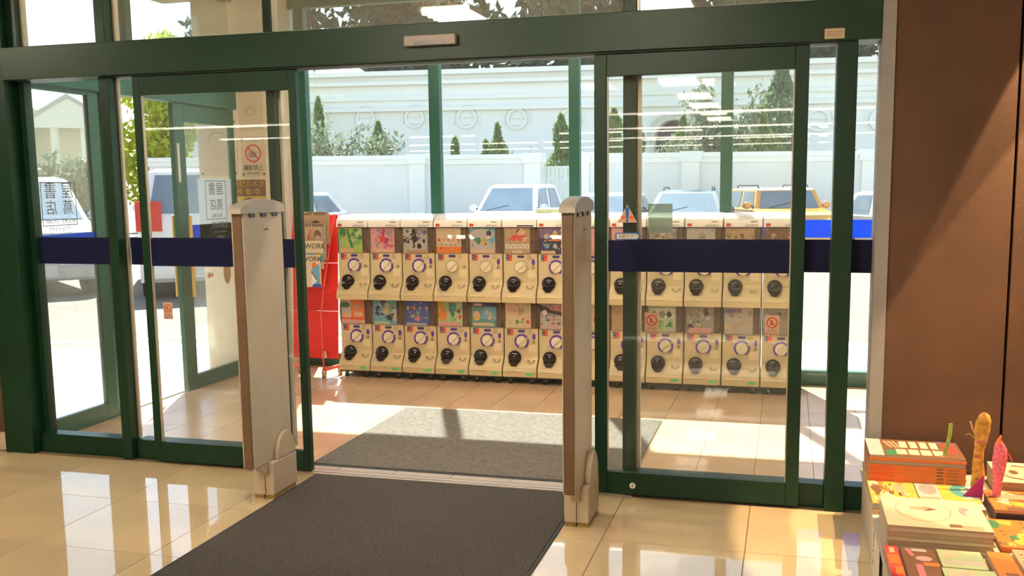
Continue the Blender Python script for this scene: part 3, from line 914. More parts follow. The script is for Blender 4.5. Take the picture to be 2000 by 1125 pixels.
CARDS_TOP = [
    ('lime', blobs(16, ['green', 'lime', 'dkgreen', 'green', 'pgreen'], .05, .17, seed=1) + [('p', 'dkgreen', [(.3, .95), (.42, .95), (.62, .2), (.5, .2)]), ('r', 'peach', 0, 0, .6, .16)], 'green leafy'),
    ('rose', blobs(22, ['pink', 'rose', 'red', 'magenta', 'grey', 'pink'], .03, .11, seed=2) + [('e', 'red', .5, .55, .12, .16), ('r', 'peach', .2, 0, .9, .15)], 'pink'),
    ('lgrey', blobs(34, ['black', 'grey', 'lgrey', 'white', 'black', 'purple'], .03, .10, seed=3) + [('p', 'black', [(.3, .75), (.5, .9), (.6, .5), (.42, .35)]), ('r', 'tan', .1, 0, .95, .12)], 'black and grey'),
    ('cream', row(['red', 'rose', 'tan', 'rose'], .52, 5, .055) + row(['grey', 'black'], .33, 9, .025) + [('r', 'tan', .15, .86, .85, .89), ('r', 'lgrey', .3, .76, .8, .79), ('r', 'orange', 0, 0, 1, .26)], 'cream and orange'),
    ('lgrey', [('r', 'sky', 0, .5, 1, 1), ('e', 'lgrey', .5, .75, .5, .22), ('e', 'dkgreen', .34, .5, .09, .14), ('e', 'yellow', .54, .45, .10, .14), ('e', 'navy', .75, .78, .10, .12), ('e', 'white', .73, .64, .07, .06), ('e', 'sky', .88, .5, .07, .12), ('r', 'peach', .05, .02, .95, .14), ('e', 'teal', .22, .55, .06, .09)], 'pale blue'),
    ('tan', blobs(12, ['peach', 'red', 'brown', 'tan'], .06, .14, y0=.5, seed=6) + [('r', 'white', .04 + .19 * i, .2, .20 + .19 * i, .36) for i in range(5)] + [('p', 'brown', [(.08 + .19 * i, .32), (.17 + .19 * i, .28), (.12 + .19 * i, .23)]) for i in range(5)] + [('r', 'cream', .3, .02, .7, .12)], 'tan'),
    ('navy', [('r', 'purple', 0, .6, 1, 1), ('e', 'lgrey', .22, .68, .08, .12), ('e', 'yellow', .48, .74, .08, .13), ('e', 'lime', .72, .66, .08, .11), ('p', 'orange', [(.22, .5), (.8, .5), (.7, .55), (.3, .55)]), ('e', 'sky', .24, .3, .08, .10), ('e', 'lgrey', .5, .3, .08, .1), ('e', 'tan', .75, .3, .10, .10), ('r', 'peach', .05, 0, .5, .12), ('r', 'lgrey', .78, .84, 1, .87)], 'dark navy'),
    ('rose', blobs(10, ['peach', 'rose', 'tan'], .05, .12, seed=8), 'rosy'),
    ('rose', blobs(14, ['red', 'rose', 'peach', 'pink'], .05, .15, seed=9) + [('r', 'rose', 0, 0, 1, .3)], 'salmon'),
    ('grey', blobs(20, ['tan', 'lgrey', 'brown', 'grey', 'cream'], .04, .12, seed=10), 'grey-brown'),
    ('lgrey', [('e', 'grey', .55, .55, .14, .22), ('e', 'tan', .52, .76, .09, .09), ('r', 'grey', .2, .1, .9, .25), ('e', 'brown', .6, .35, .2, .1)], 'pale grey'),
    ('tan', blobs(14, ['rose', 'tan', 'grey', 'brown'], .04, .12, seed=12), 'dusty tan'),
    ('brown', blobs(12, ['tan', 'brown', 'rose'], .05, .12, seed=13), 'brown'),
]
CARDS_LOW = [
    ('peach', [('r', 'orange', .42, .15, 1, 1), ('r', 'lgrey', 0, .45, .42, .85), ('e', 'dkgreen', .18, .78, .2, .12), ('r', 'peach', .55, .3, .9, .5), ('e', 'tan', .72, .72, .12, .14), ('r', 'red', 0, .18, .9, .25), ('r', 'rose', .05, 0, .9, .16)], 'orange'),
    ('sky', blobs(22, ['sky', 'lgrey', 'grey', 'navy', 'pgreen', 'lgrey'], .05, .14, seed=21) + [('e', 'yellow', .6, .55, .08, .12), ('p', 'black', [(.55, .35), (.9, .5), (.8, .15), (.6, .2)]), ('r', 'pgreen', .05, 0, .7, .13)], 'sky blue'),
    ('blue', row(['yellow', 'orange', 'yellow', 'lgrey'], .70, 4, .06) + blobs(10, ['sky', 'purple', 'yellow', 'teal', 'blue'], .04, .09, y0=.25, y1=.6, seed=22) + [('e', 'pink', .52, .28, .10, .12), ('r', 'lgrey', .05, 0, .9, .1)], 'deep blue'),
    ('pgreen', [('r', 'yellow', 0, .2, .32, 1), ('e', 'orange', .22, .45, .14, .2), ('r', 'teal', .45, .6, .75, .95), ('e', 'dkgreen', .6, .5, .09, .12), ('e', 'brown', .85, .62, .09, .09), ('e', 'green', .62, .28, .14, .09), ('e', 'red', .9, .38, .06, .1), ('r', 'rose', 0, 0, .9, .16)], 'yellow and green'),
    ('teal', [('r', 'sky', .4, .35, 1, 1), ('r', 'navy', 0, .82, 1, 1), ('r', 'rose', .08, .85, .42, .95), ('e', 'peach', .22, .45, .14, .2), ('e', 'yellow', .24, .38, .09, .1), ('e', 'lgrey', .62, .6, .09, .12), ('e', 'pgreen', .78, .48, .08, .12), ('e', 'rose', .7, .36, .05, .06), ('r', 'cream', .06, .05, .9, .18)], 'teal'),
    ('cream', [('e', 'peach', .45, .66, .24, .22), ('e', 'rose', .2, .75, .14, .1), ('p', 'tan', [(.5, .85), (.78, .75), (.68, .55), (.5, .5)]), ('e', 'pgreen', .2, .25, .08, .09), ('e', 'dkgreen', .46, .25, .06, .09), ('e', 'green', .66, .25, .06, .07), ('e', 'red', .88, .25, .07, .08)], 'cream'),
    ('lgrey', [('r', 'grey', 0, .5, 1, 1), ('p', 'black', [(0, .95), (1, .6), (1, .5), (0, .7)]), ('p', 'pink', [(.3, .9), (.75, .95), (1, .8), (.7, .7), (.4, .74)]), ('e', 'white', .18, .64, .09, .11), ('e', 'red', .5, .22, .08, .05), ('e', 'brown', .72, .22, .08, .05), ('e', 'black', .3, .35, .07, .04), ('e', 'grey', .6, .38, .08, .04), ('r', 'rose', .05, .02, .85, .08)], 'grey and red'),
    ('cream', [('e', 'peach', .5, .6, .2, .2), ('e', 'red', .8, .4, .12, .16), ('e', 'yellow', .5, .25, .1, .1), ('r', 'red', .1, .02, .5, .12)], 'pale cream'),
    ('tan', [('r', 'lgrey', .5, .5, 1, 1), ('p', 'orange', [(.4, .4), (.8, .5), (.75, .3), (.4, .25)]), ('e', 'grey', .62, .68, .1, .12), ('r', 'cream', .4, 0, 1, .2)], 'faded orange'),
    ('pgreen', [('r', 'white', .08, .55, .95, .9), ('e', 'dkgreen', .2, .7, .1, .1), ('e', 'grey', .5, .68, .12, .14), ('e', 'black', .75, .68, .09, .12), ('r', 'green', .1, .1, .55, .45), ('p', 'dkgreen', [(.6, .2), (.8, .45), (.9, .2)]), ('r', 'lgrey', .6, .02, 1, .16)], 'green and white'),
    ('grey', blobs(22, ['lgrey', 'grey', 'black', 'tan'], .04, .12, seed=30) + [('r', 'rose', .1, 0, .9, .2)], 'dark grey'),
    ('lgrey', blobs(8, ['grey', 'tan', 'cream'], .05, .14, seed=31) + [('r', 'purple', .05, .8, .6, .95)], 'faded grey'),
    ('grey', blobs(8, ['tan', 'lgrey', 'brown'], .05, .12, seed=32), 'dull grey'),
]


def child(name, me, parent):
    o = bpy.data.objects.new(name, me)
    COL.objects.link(o)
    o.parent = parent
    return o


NTH = ['first', 'second', 'third', 'fourth', 'fifth', 'sixth', 'seventh', 'eighth', 'ninth', 'tenth', 'eleventh', 'twelfth', 'last']
for col in range(13):
    cx = MX0 + MP * (col + 0.5)
    # wheeled base under the column
    b = thing('machine_base', f'dark wheeled base under the machine with {CARDS_LOW[col][2]} card', 'base', (cx, MY, 0), group='wheeled bases of the machine row')
    if col == 0:
        base_me = MB().box(-hw, hw, -0.045, 0.34, 0.046, 0.0625).mesh('base_plate', mat('base_dark', (0.03, 0.025, 0.02), 0.6))
        wheel_me = MB().cyl((-0.008, 0, 0.018), (0.008, 0, 0.018), 0.018, n=14).mesh('wheel', RUBBER, True)
        fork_me = MB().box(-0.012, -0.009, -0.012, 0.012, 0.016, 0.046).box(0.009, 0.012, -0.012, 0.012, 0.016, 0.046).mesh('caster_fork', CHROME)
    child('base_plate', base_me, b)
    for x_, y_ in ((-hw + .05, -0.02), (hw - .05, -0.02), (-hw + .05, 0.29), (hw - .05, 0.29)):
        f = child('caster_fork', fork_me, b)
        f.location = (x_, y_, 0)
        f.rotation_euler = (0, 0, R(-30))
        child('wheel', wheel_me, f)
    for tier in (0, 1):
        bgc, shapes, desc = (CARDS_LOW if tier == 0 else CARDS_TOP)[col]
        where = 'lower' if tier == 0 else 'upper'
        end = ' beside the red rack' if col == 0 else ''
        t = thing('capsule_machine', f'cream capsule toy machine with {desc} picture card, {where} tier{end}', 'capsule machine', (cx, MY, 0.063 + 0.606 * tier), group='capsule toy machines in the vestibule')
        for nm in ('body', 'hopper', 'side_cheek', 'end_cheek', 'window_cover', 'outlet_tray', 'outlet_dome', 'coin_return', 'price_sticker', 'brand_plate', 'coin_disc', 'bolt', 'notice_panel'):
            child(nm, M_ME[nm], t)
        if not (tier == 1 and col in (3, 4, 5)):
            child('dial_ring', M_ME['dial_ring'], t)
        dl_ = child('dial', M_ME['dial'], t)
        child('knob', M_ME['knob'], dl_)
        if not (tier == 1 and col in (0, 1, 3)):
            child('coin_slot', M_ME['coin_slot'], t)
        # picture card behind the clear cover
        wide = 0.215 if not (tier == 1 and col == 6) else 0.262
        cols_ = sorted({sh[1] for sh in shapes} | {bgc, 'lgrey', 'cream'})
        shapes = list(shapes) + blobs(26, cols_, .012, .035, .04, .96, .16, .94, 200 + col * 2 + tier)
        mbp, mm = flat_print(wide, 0.206, bgc, shapes, -hw + .010, 0.393, -0.006)
        part('picture_card', mbp, mm, t, False)
        if tier == 0:
            child('green_label', M_ME['green_label'], t)
        else:
            hd = child('hood', M_ME['hood'], t)
            if col not in (1, 2, 5):
                child('badge', M_ME['badge'], hd)
            if col == 5:
                child('dark_patch', M_ME['dark_patch'], hd)
            else:
                child('small_mark', M_ME['small_mark'], hd)
                text('lettering', 'gashapon', 0.026, PAL['grey'], hd, (0.062, -0.0295, 0.6215), (88, 0, 0))

# ================================================================== red leaflet rack
REDM = mat('red_rack', (0.62, 0.018, 0.012), 0.4, var=0.05)
rk = thing('leaflet_rack', 'red wheeled leaflet rack beside the capsule machines', 'rack', (-3.86, 7.42, 0))
# leaning back panel, uprights, feet, wheels
def yl(z):
    return 7.47 + 0.07 * (z - 0.1)
xa, xb = -4.12, -3.700
for i in range(3):
    z0_, z1_ = 0.15 + 0.41 * i, 0.15 + 0.41 * (i + 1) - 0.004
    w0 = 0.03 * i
    part('panel', MB().loft([[(xa, yl(z0_), z0_), (xb, yl(z0_), z0_), (xb, yl(z0_) + .012, z0_), (xa, yl(z0_) + .012, z0_)], [(xa, yl(z1_), z1_), (xb, yl(z1_), z1_), (xb, yl(z1_) + .012, z1_), (xa, yl(z1_) + .012, z1_)]]), REDM, rk)
part('upright', MB().tube([(-3.765, 7.33, 0.075), (-3.772, 7.34, 0.55), (-3.768, 7.405, 0.80), (-3.735, 7.50, 1.20), (-3.715, 7.545, 1.38)], 0.008), mat('red_tube', (0.70, 0.05, 0.04), 0.35), rk, smooth=True)
part('upright', MB().tube([(-4.10, 7.33, 0.075), (-4.105, 7.34, 0.55), (-4.10, 7.405, 0.80), (-4.10, 7.50, 1.20), (-4.10, 7.545, 1.38)], 0.008), MATS['red_tube'], rk, smooth=True)
for z in (0.30, 0.72):
    part('shelf_wire', MB().tube([(-3.768, 7.352 + .05 * (z > .8), z), (-3.705, yl(z), z + .02)], 0.004, 6), MATS['red_tube'], rk)
part('foot_bar', MB().tube([(-3.765, 7.33, 0.078), (-3.715, 7.56, 0.078)], 0.016), MATS['red_tube'], rk, smooth=True)
part('foot_bar', MB().tube([(-4.10, 7.33, 0.078), (-4.10, 7.56, 0.078)], 0.016), MATS['red_tube'], rk, smooth=True)
part('tag', MB().box(-3.845, -3.80, 7.462, 7.4635, 0.155, 0.215), CREAM, rk, label='small cream tag')
for x_, y_ in ((-3.77, 7.345), (-3.72, 7.55), (-4.10, 7.345), (-4.10, 7.55)):
    f = part('caster_fork', MB().box(x_ - .016, x_ - .012, y_ - .015, y_ + .015, 0.02, 0.066).box(x_ + .012, x_ + .016, y_ - .015, y_ + .015, 0.02, 0.066), CHROME, rk)
    part('wheel', MB().cyl((x_ - .011, y_, 0.026), (x_ + .011, y_, 0.026), 0.026, n=16), mat('tan_wheel', (0.40, 0.28, 0.16), 0.6), f, smooth=True)


def leaflet(label, x0, x1, z0, z1, y, bgc, shapes, txt=None, ts=.05, tx=0.0, tz=0.0):
    t = thing('leaflet', label, 'leaflet', ((x0 + x1) / 2, y, z0), group='leaflets on the red rack')
    mbp, mm = flat_print(x1 - x0, z1 - z0, bgc, shapes, x0, z0, y, 0.006)
    part('cover', mbp, mm, t)
    if txt:
        text('lettering', txt, ts, PAL['black'], t, (tx - (x0 + x1) / 2, -0.0016, tz - z0))
    return t


leaflet('tan magazine with a dark-haired figure, topmost on the red rack', -3.97, -3.715, 1.13, 1.405, 7.43, 'tan', [('e', 'brown', .52, .62, .16, .12), ('e', 'skin', .54, .52, .10, .12), ('e', 'grey', .12, .55, .08, .08), ('r', 'lgrey', .2, .08, .9, .4), ('r', 'tan', 0, .88, 1, 1)], 'HOT PEPPER', .036, -3.842, 1.388)
leaflet('beige magazine with red curve and seated figure on the red rack', -3.97, -3.735, 1.00, 1.312, 7.40, 'tan', [('p', 'red', [(.28, .6), (.40, .85), (.44, .85), (.34, .55)]), ('e', 'brown', .68, .7, .14, .12), ('e', 'skin', .68, .55, .11, .14), ('e', 'grey', .92, .75, .06, .12), ('r', 'lgrey', .5, .05, 1, .42), ('r', 'brown', .7, .3, .8, .5)], 'HOT PEPPER', .034, -3.842, 1.292)
leaflet('cream job paper with blue picture, third on the red rack', -3.97, -3.748, 0.93, 1.165, 7.37, 'cream', [('r', 'sky', 0, .25, 1, .55), ('e', 'yellow', .8, .5, .12, .1), ('r', 'teal', .3, .3, .75, .4)], 'WORK', .062, -3.822, 1.120)
leaflet('white job paper with orange flower and blue stripe, lowest on the red rack', -3.97, -3.762, 0.78, 1.050, 7.34, 'cream', [('r', 'sky', .62, .05, .95, .7), ('e', 'orange', .72, .68, .10, .09), ('r', 'blue', .6, .0, 1, .1), ('p', 'white', [(.55, .02), (.85, .2), (.6, .42)]), ('p', 'brown', [(.8, .2), (.84, .22), (.6, .5), (.56, .48)])], 'WORK', .058, -3.842, 1.015)

# pale yellow deposit box standing outside the glass
bx = thing('deposit_box', 'pale yellow box with two dark slots outside the glass', 'box', (-2.10, 9.1, 0))
part('body', MB().box(-2.34, -1.86, 9.0, 9.3, 0.0, 1.385), mat('pale_yellow', (0.72, 0.70, 0.40), 0.5), bx, bevel=0.015)
part('slot', MB().box(-2.335, -2.185, 8.993, 8.999, 1.325, 1.345), BLACK, bx)
part('slot', MB().box(-2.095, -1.945, 8.993, 8.999, 1.325, 1.345), BLACK, bx)
part('faint_print', MB().box(-2.22, -2.03, 8.996, 8.999, 1.275, 1.285).box(-2.18, -2.05, 8.996, 8.999, 1.257, 1.265), PAL['lgrey'], bx)
# ================================================================== lamps of the shop
TUBE = emit('tube_light', (1.0, 0.87, 0.68), 24.0)
STRIPT = emit('strip_tube', (1.0, 0.9, 0.75), 6.0)
LAMP_W = mat('lamp_white', (0.75, 0.7, 0.62), 0.5)


def troffer(x, y, label, w=0.50, d=0.62, n=4, m_=None):
    t = thing('ceiling_light', label, 'ceiling light', (x, y, ZC - 0.05), group='ceiling lights of the shop')
    part('tray', MB().box(x - w / 2, x + w / 2, y - d / 2, y + d / 2, ZC - 0.012, ZC - 0.002), LAMP_W, t)
    part('frame', MB().box(x - w / 2 - .02, x - w / 2, y - d / 2, y + d / 2, ZC - 0.05, ZC - 0.002).box(x + w / 2, x + w / 2 + .02, y - d / 2, y + d / 2, ZC - 0.05, ZC - 0.002), LAMP_W, t)
    for k in range(n):
        yy = y - d / 2 + d * (k + .5) / n
        part('tube', MB().cyl((x - w / 2, yy, ZC - 0.040), (x + w / 2, yy, ZC - 0.040), 0.027, n=10), m_ or TUBE, t, smooth=True)


for y in (-1.6, -3.6, -5.9, -7.8, -9.6, -11.5):
    troffer(-1.45, y, 'square ceiling light with four tubes in the long row', m_=STRIPT)
for x, y in ((-5.74, 3.15), (-2.60, 2.30), (-0.94, 2.30)):
    troffer(x, y, 'ceiling light with four tubes near the entrance', 0.40, 0.50)
for x in (-6.0, -4.0, 2.0):  # added lamps, out of view, only to lift the shop's light
    troffer(x, -2.6, 'added unseen four-tube light brightening the shop')
for y in (-9.2, -14.0, -18.8):
    t = thing('strip_light', 'long tube light across the ceiling deep in the shop', 'strip light', (-6, y, ZC - 0.06), group='long tube lights deep in the shop')
    part('batten', MB().box(-15, 3, y - .04, y + .04, ZC - 0.03, ZC - 0.002), LAMP_W, t)
    part('tube', MB().cyl((-15, y, ZC - 0.05), (3, y, ZC - 0.05), 0.019, n=8), STRIPT, t, smooth=True)


def spot(x, y, half, energy):
    t = thing('ceiling_spot', 'small round wall-washer spot on the ceiling above the book table', 'spot lamp', (x, y, ZC - 0.10), group='wall-washer spots')
    part('housing', MB().ring((x, y), 0.045, 0.040, 'z', ZC - 0.10, ZC - 0.002, n=20), BLACK, t, smooth=True)
    part('cap', MB().cyl((x, y, ZC - 0.02), (x, y, ZC - 0.003), 0.0395, n=20), BLACK, t)
    ld = bpy.data.lights.new('spot_bulb', 'SPOT')
    ld.energy = energy
    ld.color = (1.0, 0.68, 0.37)
    ld.spot_size = R(half * 2)
    ld.spot_blend = 0.06
    ld.shadow_soft_size = 0.012
    lo = bpy.data.objects.new('spot_bulb', ld)
    COL.objects.link(lo)
    lo.parent = t
    lo.location = (0, 0, -0.002)


spot(1.23, 4.60, 22.7, 80)
spot(1.686, 4.60, 34.0, 150)
# added vestibule lamps, unseen, that warm the machine fronts
VT = emit('vestibule_fill_tube', (1.0, 0.84, 0.62), 20.0)
for x in (-3.2, -1.6, 0.0):
    t = thing('vestibule_fill_light', 'added unseen tube light warming the vestibule', 'ceiling light', (x, 5.6, ZV - 0.06), group='added fill lights of the vestibule')
    part('batten', MB().box(x - .55, x + .55, 5.54, 5.66, ZV - 0.03, ZV - 0.002), LAMP_W, t)
    for yy in (5.57, 5.63):
        part('tube', MB().cyl((x - .54, yy, ZV - 0.05), (x + .54, yy, ZV - 0.05), 0.018, n=8), VT, t, smooth=True)

# ================================================================== book table
TT = 0.235
TABLE = mat('table_grey', (0.45, 0.40, 0.34), 0.55)
tb = thing('book_table', 'low grey display table against the brown wall', 'table', (1.2, 3.9, 0))
part('table_top', MB().box(0.362, 2.2, 2.9, 4.785, TT - 0.022, TT), TABLE, tb, bevel=0.003)
part('side_panel', MB().box(0.372, 0.390, 2.92, 4.78, 0, TT - .0222), TABLE, tb)
part('front_panel', MB().box(0.3905, 2.19, 2.92, 2.94, 0, TT - .0222), TABLE, tb)
part('side_panel', MB().box(2.17, 2.19, 2.9405, 4.78, 0, TT - .0222), TABLE, tb)
pc = thing('price_card', 'white card with black lettering hanging on the table side', 'card', (0.36, 3.86, 0.05))
part('card', MB().box(0.3585, 0.3610, 3.72, 4.02, 0.03, 0.222), WHITE, pc)
text('lettering', '新刊コミック', 0.024, PAL['black'], pc, (-0.0022, 0.09, 0.10), (90, 90, -90))

UP = Matrix.Rotation(R(-90), 4, 'X')


def book(x0, x1, y0, y1, z0, z1, label, bgc, shapes=(), spine=None, pages='cream', group=None, name='book', rz=0.0, cat='book', edge=None, marks=False):
    """A closed book lying flat; spine (if given) runs along its front edge."""
    cx, cy = (x0 + x1) / 2, (y0 + y1) / 2
    t = thing(name, label, cat, (cx, cy, z0), R(rz), group)
    w, d, h = x1 - x0, y1 - y0, z1 - z0
    ct = min(0.0012, h * .15)
    part('pages', MB().box(-w / 2 + .002, w / 2 - .002, -d / 2 + .0025, d / 2 - .002, ct, h - ct), PAL[pages], t, False)
    part('back_cover', MB().box(-w / 2, w / 2, -d / 2, d / 2, 0, ct), PAL[edge or bgc], t, False)
    mbp, mm = flat_print(w, d, bgc, list(shapes), -w / 2, -d / 2, 0, ct)
    mbp.xf(UP).move(0, 0, h)
    part('front_cover', mbp, mm, t, False)
    if spine:
        sp_ = part('spine', MB().box(-w / 2, w / 2, -d / 2 - .0006, -d / 2 + .0015, ct, h - ct), PAL[spine], t, False)
        if marks:
            yy = -d / 2 - .0009
            mk = MB().box(w * .20, w * .27, yy, yy + .0002, h * .25, h * .78).box(w * .30, w * .42, yy, yy + .0002, h * .35, h * .6)
            part('spine_print', mk, PAL['brown'], sp_, False)
            part('spine_band', MB().box(-w * .49, -w * .24, yy, yy + .0002, h * .15, h * .85), mat('spine_deep_orange', (0.62, 0.10, 0.015), 0.5), sp_, False)
    return t


def scatter(cols, n, seed, r0=.04, r1=.13):
    return blobs(n, cols, r0, r1, .04, .96, .05, .95, seed) + blobs(n * 2, cols + ['cream', 'brown'], r0 * .25, r0 * .8, .03, .97, .03, .97, seed + 500)


# magazines that cover the back half of the table
book(0.368, 0.560, 4.11, 4.74, TT + .0004, TT + .018, 'yellow and orange magazine under the orange stack, table edge', 'yellow', [('r', 'orange', .1, .05, .9, .3), ('e', 'red', .4, .2, .2, .08)], group='magazines lying on the table', name='magazine', cat='magazine')
book(0.366, 0.556, 4.12, 4.75, TT + .0184, TT + .0445, 'yellow comic magazine with orange figures beneath the orange stack', 'yellow', scatter(['orange', 'yellow', 'cream', 'tan', 'brown', 'peach', 'yellow'], 40, 42, .04, .12), 'lgrey', group='magazines lying on the table', name='magazine', cat='magazine')
book(0.560, 0.800, 4.13, 4.75, TT + .0004, TT + .0445, 'grey magazine with yellow and green picture beneath the orange stack', 'lgrey', [('r', 'yellow', .38, 0, .72, .5), ('e', 'teal', .75, .38, .18, .14), ('e', 'pgreen', .82, .40, .07, .05), ('r', 'tan', 0, 0, .35, .2), ('e', 'grey', .2, .38, .15, .12), ('r', 'yellow', .5, .12, 1, .2)], 'tan', group='magazines lying on the table', name='magazine', cat='magazine')
# orange stack
z = TT + .0449
for k in range(5):
    dx = (0.000, .002, -.001, .001, .0)[k]
    book(0.372 + dx, 0.772 + dx, 4.445, 4.74, z, z + .0145, 'thick orange-spined book, %s of five in the orange stack' % ['lowest', 'second from the bottom', 'middle', 'second from the top', 'topmost'][k], 'orange', [], 'orange', group='orange-spined books', edge='peach', marks=True, rz=(0, .3, -.2, .2, 0)[k])
    z += .0149
for k in range(3):
    book(0.374, 0.770, 4.45, 4.74, z, z + .0062, 'thin %s magazine between the orange books' % ['beige, lower', 'grey', 'beige, upper'][k], 'tan', [], 'tan' if k != 1 else 'lgrey', group='thin beige magazines in the orange stack', name='magazine', cat='magazine')
    z += .0066
book(0.372, 0.774, 4.448, 4.74, z, z + .010, 'thin magazine with orange spine just under the dark cover', 'orange', [], 'orange', name='magazine', cat='magazine')
z += .0104
top1 = z + .011
book(0.374, 0.772, 4.452, 4.74, z, top1, 'magazine with dark patterned cover and cream lettering on the orange stack', 'brown', [('r', 'lgrey', 0, 0, .16, 1)] + scatter(['purple', 'lgrey', 'grey'], 8, 50, .03, .07)[:4] + [('r', 'cream', .36 + .11 * i, .52, .44 + .11 * i, .90) for i in range(4)] + [('r', 'cream', .30 + .13 * i, .12, .41 + .13 * i, .42) for i in range(4)] + [('p', 'tan', [(.18 + .05 * i, .9), (.21 + .05 * i, .9), (.28 + .05 * i, .5), (.25 + .05 * i, .5)]) for i in range(3)] + [('r', 'red', .82, .3, .95, .8), ('r', 'dkgreen', .18, .05, .3, .35)], name='magazine', cat='magazine')
# white stack with the ring cover
z = TT + .0004
for k in range(8):
    dx, dy = [(0, 0), (.004, .002), (-.002, 0), (.006, -.003), (.001, .001), (-.003, .002), (.005, 0), (0, 0)][k]
    shp = [] if k < 7 else [('e', 'tan', .40, .58, .285, .40), ('e', 'cream', .40, .58, .270, .38), ('p', 'brown', [(.28, .62), (.42, .70), (.55, .62), (.45, .55)]), ('e', 'tan', .36, .63, .10, .06), ('r', 'tan', .585, .2, .59, .85), ('e', 'grey', .82, .62, .06, .14), ('e', 'lgrey', .88, .55, .07, .12), ('r', 'brown', .60, .06, .72, .16), ('r', 'tan', .72, .02, .92, .14)]
    book(0.386 + dx, 0.752 + dx, 3.722 + dy, 4.072 + dy, z, z + .0112, 'cream book, %s of the pale stack' % ['lowest', 'second from the bottom', 'third from the bottom', 'fourth from the bottom', 'fourth from the top', 'third from the top', 'just under the top'][min(k, 6)] if k < 7 else 'cream book with thin ring drawing on top of the pale stack', 'cream', shp, 'tan' if k % 3 else 'cream', group='cream books in the pale stack' if k < 7 else None)
    z += .0116
# front row
fr = [
    (0.372, 0.418, 3.30, 3.70, .020, 'orange-red book at the table edge in the front row', 'red', [('r', 'orange', .1, .55, .9, .78), ('r', 'peach', .3, .82, .7, .95), ('r', 'orange', .4, .3, 1, .5)], 'red'),
    (0.430, 0.545, 3.30, 3.695, .018, 'brown book with pink marks in the front row', 'brown', [('p', 'pink', [(.1, .98), (.25, .98), (.35, .8), (.22, .8)]), ('r', 'lgrey', .3, .92, .75, .99), ('e', 'rose', .6, .75, .25, .06), ('r', 'orange', .55, .58, 1, .66), ('r', 'pink', .3, .3, .5, .6)], 'brown'),
    (0.552, 0.700, 3.52, 3.69, .024, 'pale green book behind its twin in the front row', 'pgreen', [('r', 'cream', .06, .55, .4, .9), ('r', 'pgreen', .42, .5, .98, .9), ('r', 'lgrey', .1, .2, .95, .4)], 'pgreen'),
    (0.545, 0.715, 3.335, 3.505, .026, 'pale green book with cream panel in the front row', 'pgreen', [('r', 'cream', .1, .45, .6, .9), ('r', 'lgrey', .3, .6, .5, .8), ('r', 'green', .7, .1, .98, .5)], 'green'),
    (0.722, 0.800, 3.32, 3.69, .030, 'bright orange book with dark bar in the front row', 'orange', [('r', 'brown', .3, .40, .85, .47)], 'orange'),
    (0.815, 0.97, 3.42, 3.74, .028, 'tan illustrated book beside the bright orange book', 'tan', scatter(['cream', 'orange', 'brown', 'peach', 'yellow'], 26, 61), 'tan'),
    (0.985, 1.20, 3.45, 3.80, .040, 'red-brown book with grey edge at the far right of the front row', 'brown', scatter(['red', 'brown', 'cream', 'rose'], 18, 62), 'lgrey'),
]
for a, b, c, d, h, lab, bgc, shp, sp in fr:
    book(a, b, c, d, TT + .0004, TT + .0004 + h, lab, bgc, shp, sp)
# right-hand group
z = TT + .0004
for k in range(4):
    book(0.905, 1.22, 4.40, 4.72, z, z + .0215, '%s under the cream book with oval picture' % ['orange book, lowest', 'beige book, middle', 'beige book, directly'][min(k, 2)] if k < 3 else 'cream book with brown oval picture topping the stack', 'cream' if k != 0 else 'orange', [] if k < 3 else [('e', 'brown', .32, .5, .28, .36), ('e', 'peach', .32, .5, .25, .30), ('e', 'brown', .25, .5, .06, .10), ('p', 'orange', [(.5, .5), (.58, .75), (.42, .7)]), ('r', 'black', .93, .5, 1, .9)] + scatter(['lgrey'], 4, 63, .02, .04), 'tan' if k else 'orange', group='books under the oval cover' if k < 3 else None)
    z += .0219
z = TT + .0004
for k in range(3):
    book(0.835, 1.17, 4.12, 4.385, z, z + .0125, 'dark-edged book, %s under the orange illustrated one' % ['lowest', 'middle', 'directly'][k], 'black', [], 'black', pages='grey', group='dark-edged books')
    z += .0129
book(0.830, 1.17, 4.12, 4.385, z, z + .014, 'orange illustrated book on the dark-edged stack', 'orange', scatter(['red', 'orange', 'brown', 'yellow', 'cream'], 30, 64) + [('r', 'tan', .1, .55, 1, .8)], 'tan')
book(0.790, 1.00, 3.78, 4.10, TT + .0004, TT + .020, 'orange patterned magazine beside the pale stack', 'orange', scatter(['red', 'orange', 'brown', 'dkgreen', 'yellow'], 30, 65), 'orange', name='magazine', cat='magazine')
book(1.01, 1.22, 3.83, 4.10, TT + .0004, TT + .022, 'yellow patterned magazine next to the orange patterned one', 'yellow', scatter(['orange', 'cream', 'yellow', 'brown'], 26, 66), 'yellow', name='magazine', cat='magazine')

# small goods stuck between the books
# tall golden paddle-shaped toy in clear wrap
def paddle(name, label, x, y, z0, prof, tz, m_, cat, lean=(0, 0)):
    t = thing(name, label, cat, (x, y, z0))
    rings = []
    for zz, w, c in prof:
        rings.append([(c + w * math.cos(2 * math.pi * i / 14) + lean[0] * zz, tz * (w / 0.03 * .5 + .5) * math.sin(2 * math.pi * i / 14) + lean[1] * zz, zz) for i in range(14)])
    part('blade', MB().loft(rings), m_, t, False, smooth=True)
    return t


